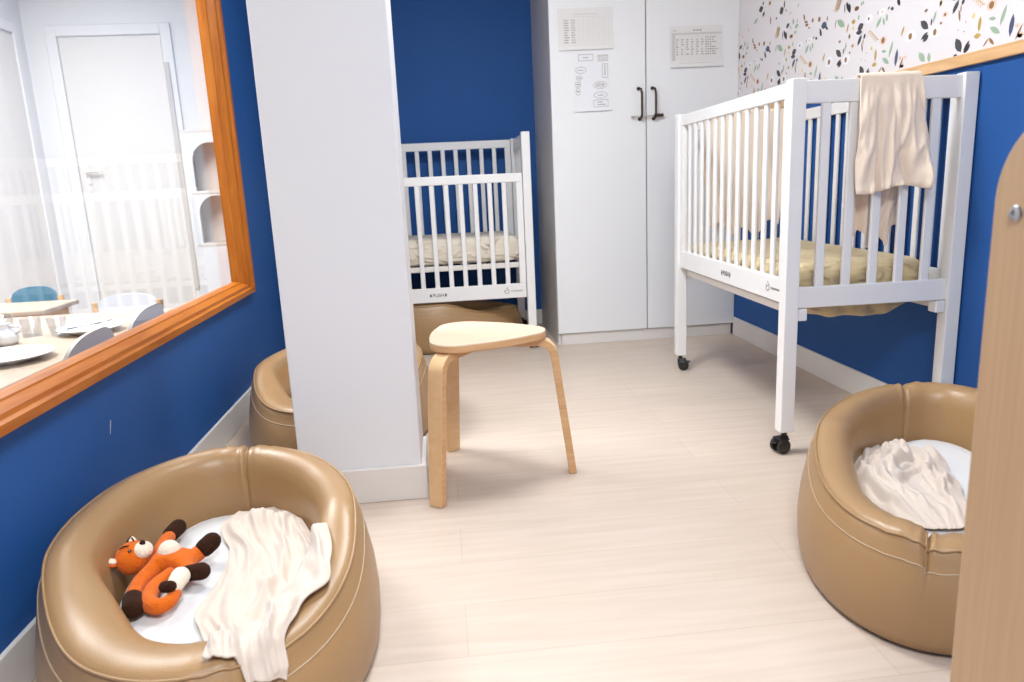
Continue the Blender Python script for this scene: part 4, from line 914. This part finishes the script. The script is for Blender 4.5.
# ------------------------------------------------------------------ plush fox
def skin_mesh(name, pts, edges, radii, m, parent, root=0, sub=2):
    me = bpy.data.meshes.new(name); me.from_pydata(pts, edges, []); o = bpy.data.objects.new(name, me); COL.objects.link(o)
    md = o.modifiers.new('skin', 'SKIN'); md.use_smooth_shade = True; md.branch_smoothing = .8
    for i, r in enumerate(radii):
        r = r if hasattr(r, '__len__') else (r, r)
        me.skin_vertices[0].data[i].radius = r
    me.skin_vertices[0].data[root].use_root = True
    s_ = o.modifiers.new('sub', 'SUBSURF'); s_.levels = sub; s_.render_levels = sub
    dg_ = bpy.context.evaluated_depsgraph_get(); dg_.update()
    new = bpy.data.meshes.new_from_object(o.evaluated_get(dg_), depsgraph=dg_)
    bpy.data.objects.remove(o); new.materials.clear(); new.materials.append(m)
    new.polygons.foreach_set('use_smooth', [True] * len(new.polygons))
    q = bpy.data.objects.new(name, new); COL.objects.link(q); q.parent = parent; return q
FO = Vector((-.655, 1.515, .147))
fx = thing('plush_fox', 'orange plush fox with dark paws lying on its back in the left nest bed', 'plush toy', FO)
def L_(x, y, z): return (x - FO.x, y - FO.y, z - FO.z)
pts = [L_(-.606, 1.515, .172), L_(-.637, 1.522, .178), L_(-.664, 1.528, .176), L_(-.684, 1.530, .174),          # pelvis, belly, chest, neck
       L_(-.672, 1.560, .172), L_(-.682, 1.600, .172), L_(-.686, 1.640, .170), L_(-.684, 1.668, .170),            # arm towards the wall
       L_(-.664, 1.494, .172), L_(-.674, 1.452, .168), L_(-.672, 1.412, .165), L_(-.664, 1.385, .165),            # arm towards the viewer
       L_(-.592, 1.540, .170), L_(-.585, 1.556, .172), L_(-.578, 1.566, .178),
       L_(-.590, 1.490, .168), L_(-.582, 1.475, .168), L_(-.574, 1.462, .170)]
edges = [(0, 1), (1, 2), (2, 3), (2, 4), (4, 5), (5, 6), (6, 7), (2, 8), (8, 9), (9, 10), (10, 11), (0, 12), (12, 13), (13, 14), (0, 15), (15, 16), (16, 17)]
rad = [.031, .033, .029, .022, .019, .0175, .0165, .016, .019, .018, .0175, .017, .021, .019, .018, .021, .019, .018]
skin_mesh('body', pts, edges, rad, M['fox'], fx, 0)
def capsule(name, a, b, ra, rb, m, parent):
    a, b = Vector(a), Vector(b); d = (b - a); n = 9; P_ = []; R2 = []
    ext = [(-1, .35), (-.75, .7), (-.4, .93), (0, 1)]
    for e, r in ext: P_.append(a + d.normalized() * ra * e); R2.append(ra * r)
    for e, r in [(0, 1), (.4, .93), (.75, .7), (1, .35)]: P_.append(b + d.normalized() * rb * e); R2.append(rb * r)
    return MB().tube(P_, R2, 18).build(name, m, parent, smooth=True)
capsule('paw', L_(-.686, 1.668, .170), L_(-.680, 1.698, .172), .0185, .0195, M['fox_brown'], fx)
capsule('paw', L_(-.664, 1.388, .166), L_(-.652, 1.358, .166), .0200, .0205, M['fox_brown'], fx)
capsule('foot', L_(-.574, 1.562, .180), L_(-.562, 1.572, .188), .0205, .0205, M['fox_brown'], fx)
capsule('foot', L_(-.588, 1.474, .168), L_(-.552, 1.462, .176), .0165, .0185, M['fox_brown'], fx)
# cream belly patch riding on the body
MB().ball(L_(-.640, 1.533, .190), (.024, .026, .0275), 20, 14).build('belly_patch', M['fox_cream'], fx, smooth=True)
# tail curling beside the body
tp = [L_(-.622, 1.488, .166), L_(-.640, 1.440, .166), L_(-.638, 1.400, .164), L_(-.624, 1.366, .164), L_(-.600, 1.352, .165), L_(-.584, 1.366, .167), L_(-.580, 1.392, .171)]
tpp = []
for i in range(len(tp) - 1):
    for k in range(4): tpp.append(Vector(tp[i]).lerp(Vector(tp[i + 1]), k / 4))
tpp.append(Vector(tp[-1]))
for _ in range(3): tpp = [tpp[0]] + [(tpp[i - 1] + tpp[i] * 2 + tpp[i + 1]) / 4 for i in range(1, len(tpp) - 1)] + [tpp[-1]]
tl = MB().tube(tpp, [.010 + .0065 * math.sin(PI * min(1, .15 + i / len(tpp) * .8)) for i in range(len(tpp))], 16).build('tail', M['fox'], fx, smooth=True)
capsule('tail_tuft', L_(-.586, 1.398, .180), L_(-.584, 1.432, .184), .0165, .0195, M['fox_cream'], fx)
capsule('tail_tip', L_(-.600, 1.392, .186), L_(-.586, 1.384, .190), .012, .0115, M['fox_brown'], fx)
# head, turned to look up and a little to its left
hd = bpy.data.objects.new('head_pivot', None)
hc = Vector(L_(-.715, 1.533, .186))
face = Vector((.45, -.12, .88)).normalized(); upv = Vector((-.9, .12, .45)); upv = (upv - face * upv.dot(face)).normalized(); sd2 = face.cross(upv)
hm = Matrix((sd2, face, upv)).transposed()       # local x = side, y = face, z = crown
bpy.data.objects.remove(hd)
def hp(x, y, z): return hc + hm @ Vector((x, y, z))
b_ = bmesh.new(); bmesh.ops.create_uvsphere(b_, u_segments=32, v_segments=20, radius=1)
for v in b_.verts:
    x, y, z = v.co; ch = 1 + .12 * max(0, -z) * (1 - abs(z))          # full cheeks, narrower crown
    v.co = hc + hm @ Vector((x * .044 * ch, y * .032 + max(0, y) ** 3 * .006 * math.exp(-(x * x + (z + .25) ** 2) * 3), z * .038))
hd = MB().bm(b_).build('head', M['fox'], fx, smooth=True)
b_ = bmesh.new(); bmesh.ops.create_uvsphere(b_, u_segments=24, v_segments=16, radius=1)
for v in b_.verts:
    x, y, z = v.co; v.co = hp(0, .026, -.012) + hm @ Vector((x * .0235, y * .0175, z * .020))
mz = MB().bm(b_).build('muzzle', M['fox_cream'], hd, smooth=True)
MB().ball(hp(0, .043, -.006), .0062, 14, 10).build('nose', M['fox_brown'], mz, smooth=True)
for sx in (-1, 1):
    MB().ball(hp(sx * .021, .0275, .006), .0042, 12, 8).build('eye', M['eye'], hd, smooth=True)
    br_ = MB(); br_.tube([hp(sx * .010, .031, .016), hp(sx * .017, .0285, .024), hp(sx * .024, .0235, .028)], [.0012, .0020, .0012], 8); br_.build('brow_stripe', M['fox_brown'], hd, smooth=True)
    # ears: leaf-shaped cups at the upper sides of the head
    b_ = bmesh.new(); bmesh.ops.create_uvsphere(b_, u_segments=20, v_segments=14, radius=1)
    base = Vector((sx * .036, -.002, .024)); dr = Vector((sx * .75, .15, .65)).normalized(); wv = dr.cross(Vector((0, 1, 0))).normalized(); tv = wv.cross(dr)
    for v in b_.verts:
        x, y, z = v.co; tpz = 1 - .55 * max(0, z)
        p = base + dr * (.008 + .018 * z) + wv * (.0135 * x * tpz) + tv * (.0065 * y - .004 * (1 - x * x) * (y > 0))
        v.co = hc + hm @ p
    er = MB().bm(b_).build('ear', M['fox'] if sx == 1 else M['fox_brown'], hd, smooth=True)
    b_ = bmesh.new(); bmesh.ops.create_uvsphere(b_, u_segments=16, v_segments=10, radius=1)
    for v in b_.verts:
        x, y, z = v.co; tpz = 1 - .55 * max(0, z)
        v.co = hc + hm @ (base + dr * (.008 + .013 * z) + wv * (.009 * x * tpz) + tv * (.0035 * y + .0042))
    MB().bm(b_).build('inner_ear', M['fox_cream'], er, smooth=True)
# ------------------------------------------------------------------ light
def area(name, loc, sx, sy, energy, col=(1, .95, .9), rot=(0, 0, 0)):
    l = bpy.data.lights.new(name, 'AREA'); l.shape = 'RECTANGLE'; l.size = sx; l.size_y = sy; l.energy = energy; l.color = col
    o = bpy.data.objects.new(name, l); COL.objects.link(o); o.location = loc; o.rotation_euler = rot; return o
area('room_light', (.15, 2.35, 2.46), .55, .55, 47, (.88, .955, 1))
area('room_light', (.2, -.3, 2.46), .8, .8, 70, (.88, .955, 1))
area('neighbour_light', (-1.8, 3.4, 2.46), .8, 1.6, 108, (.95, .98, 1))
wld = bpy.data.worlds.new('world'); scene.world = wld; wld.use_nodes = True
wld.node_tree.nodes['Background'].inputs[0].default_value = (.9, .9, 1, 1); wld.node_tree.nodes['Background'].inputs[1].default_value = .3
vs_ = scene.view_settings; vs_.view_transform = 'Standard'; vs_.look = 'None'; vs_.exposure = 0.1; vs_.gamma = 1; vs_.use_curve_mapping = False
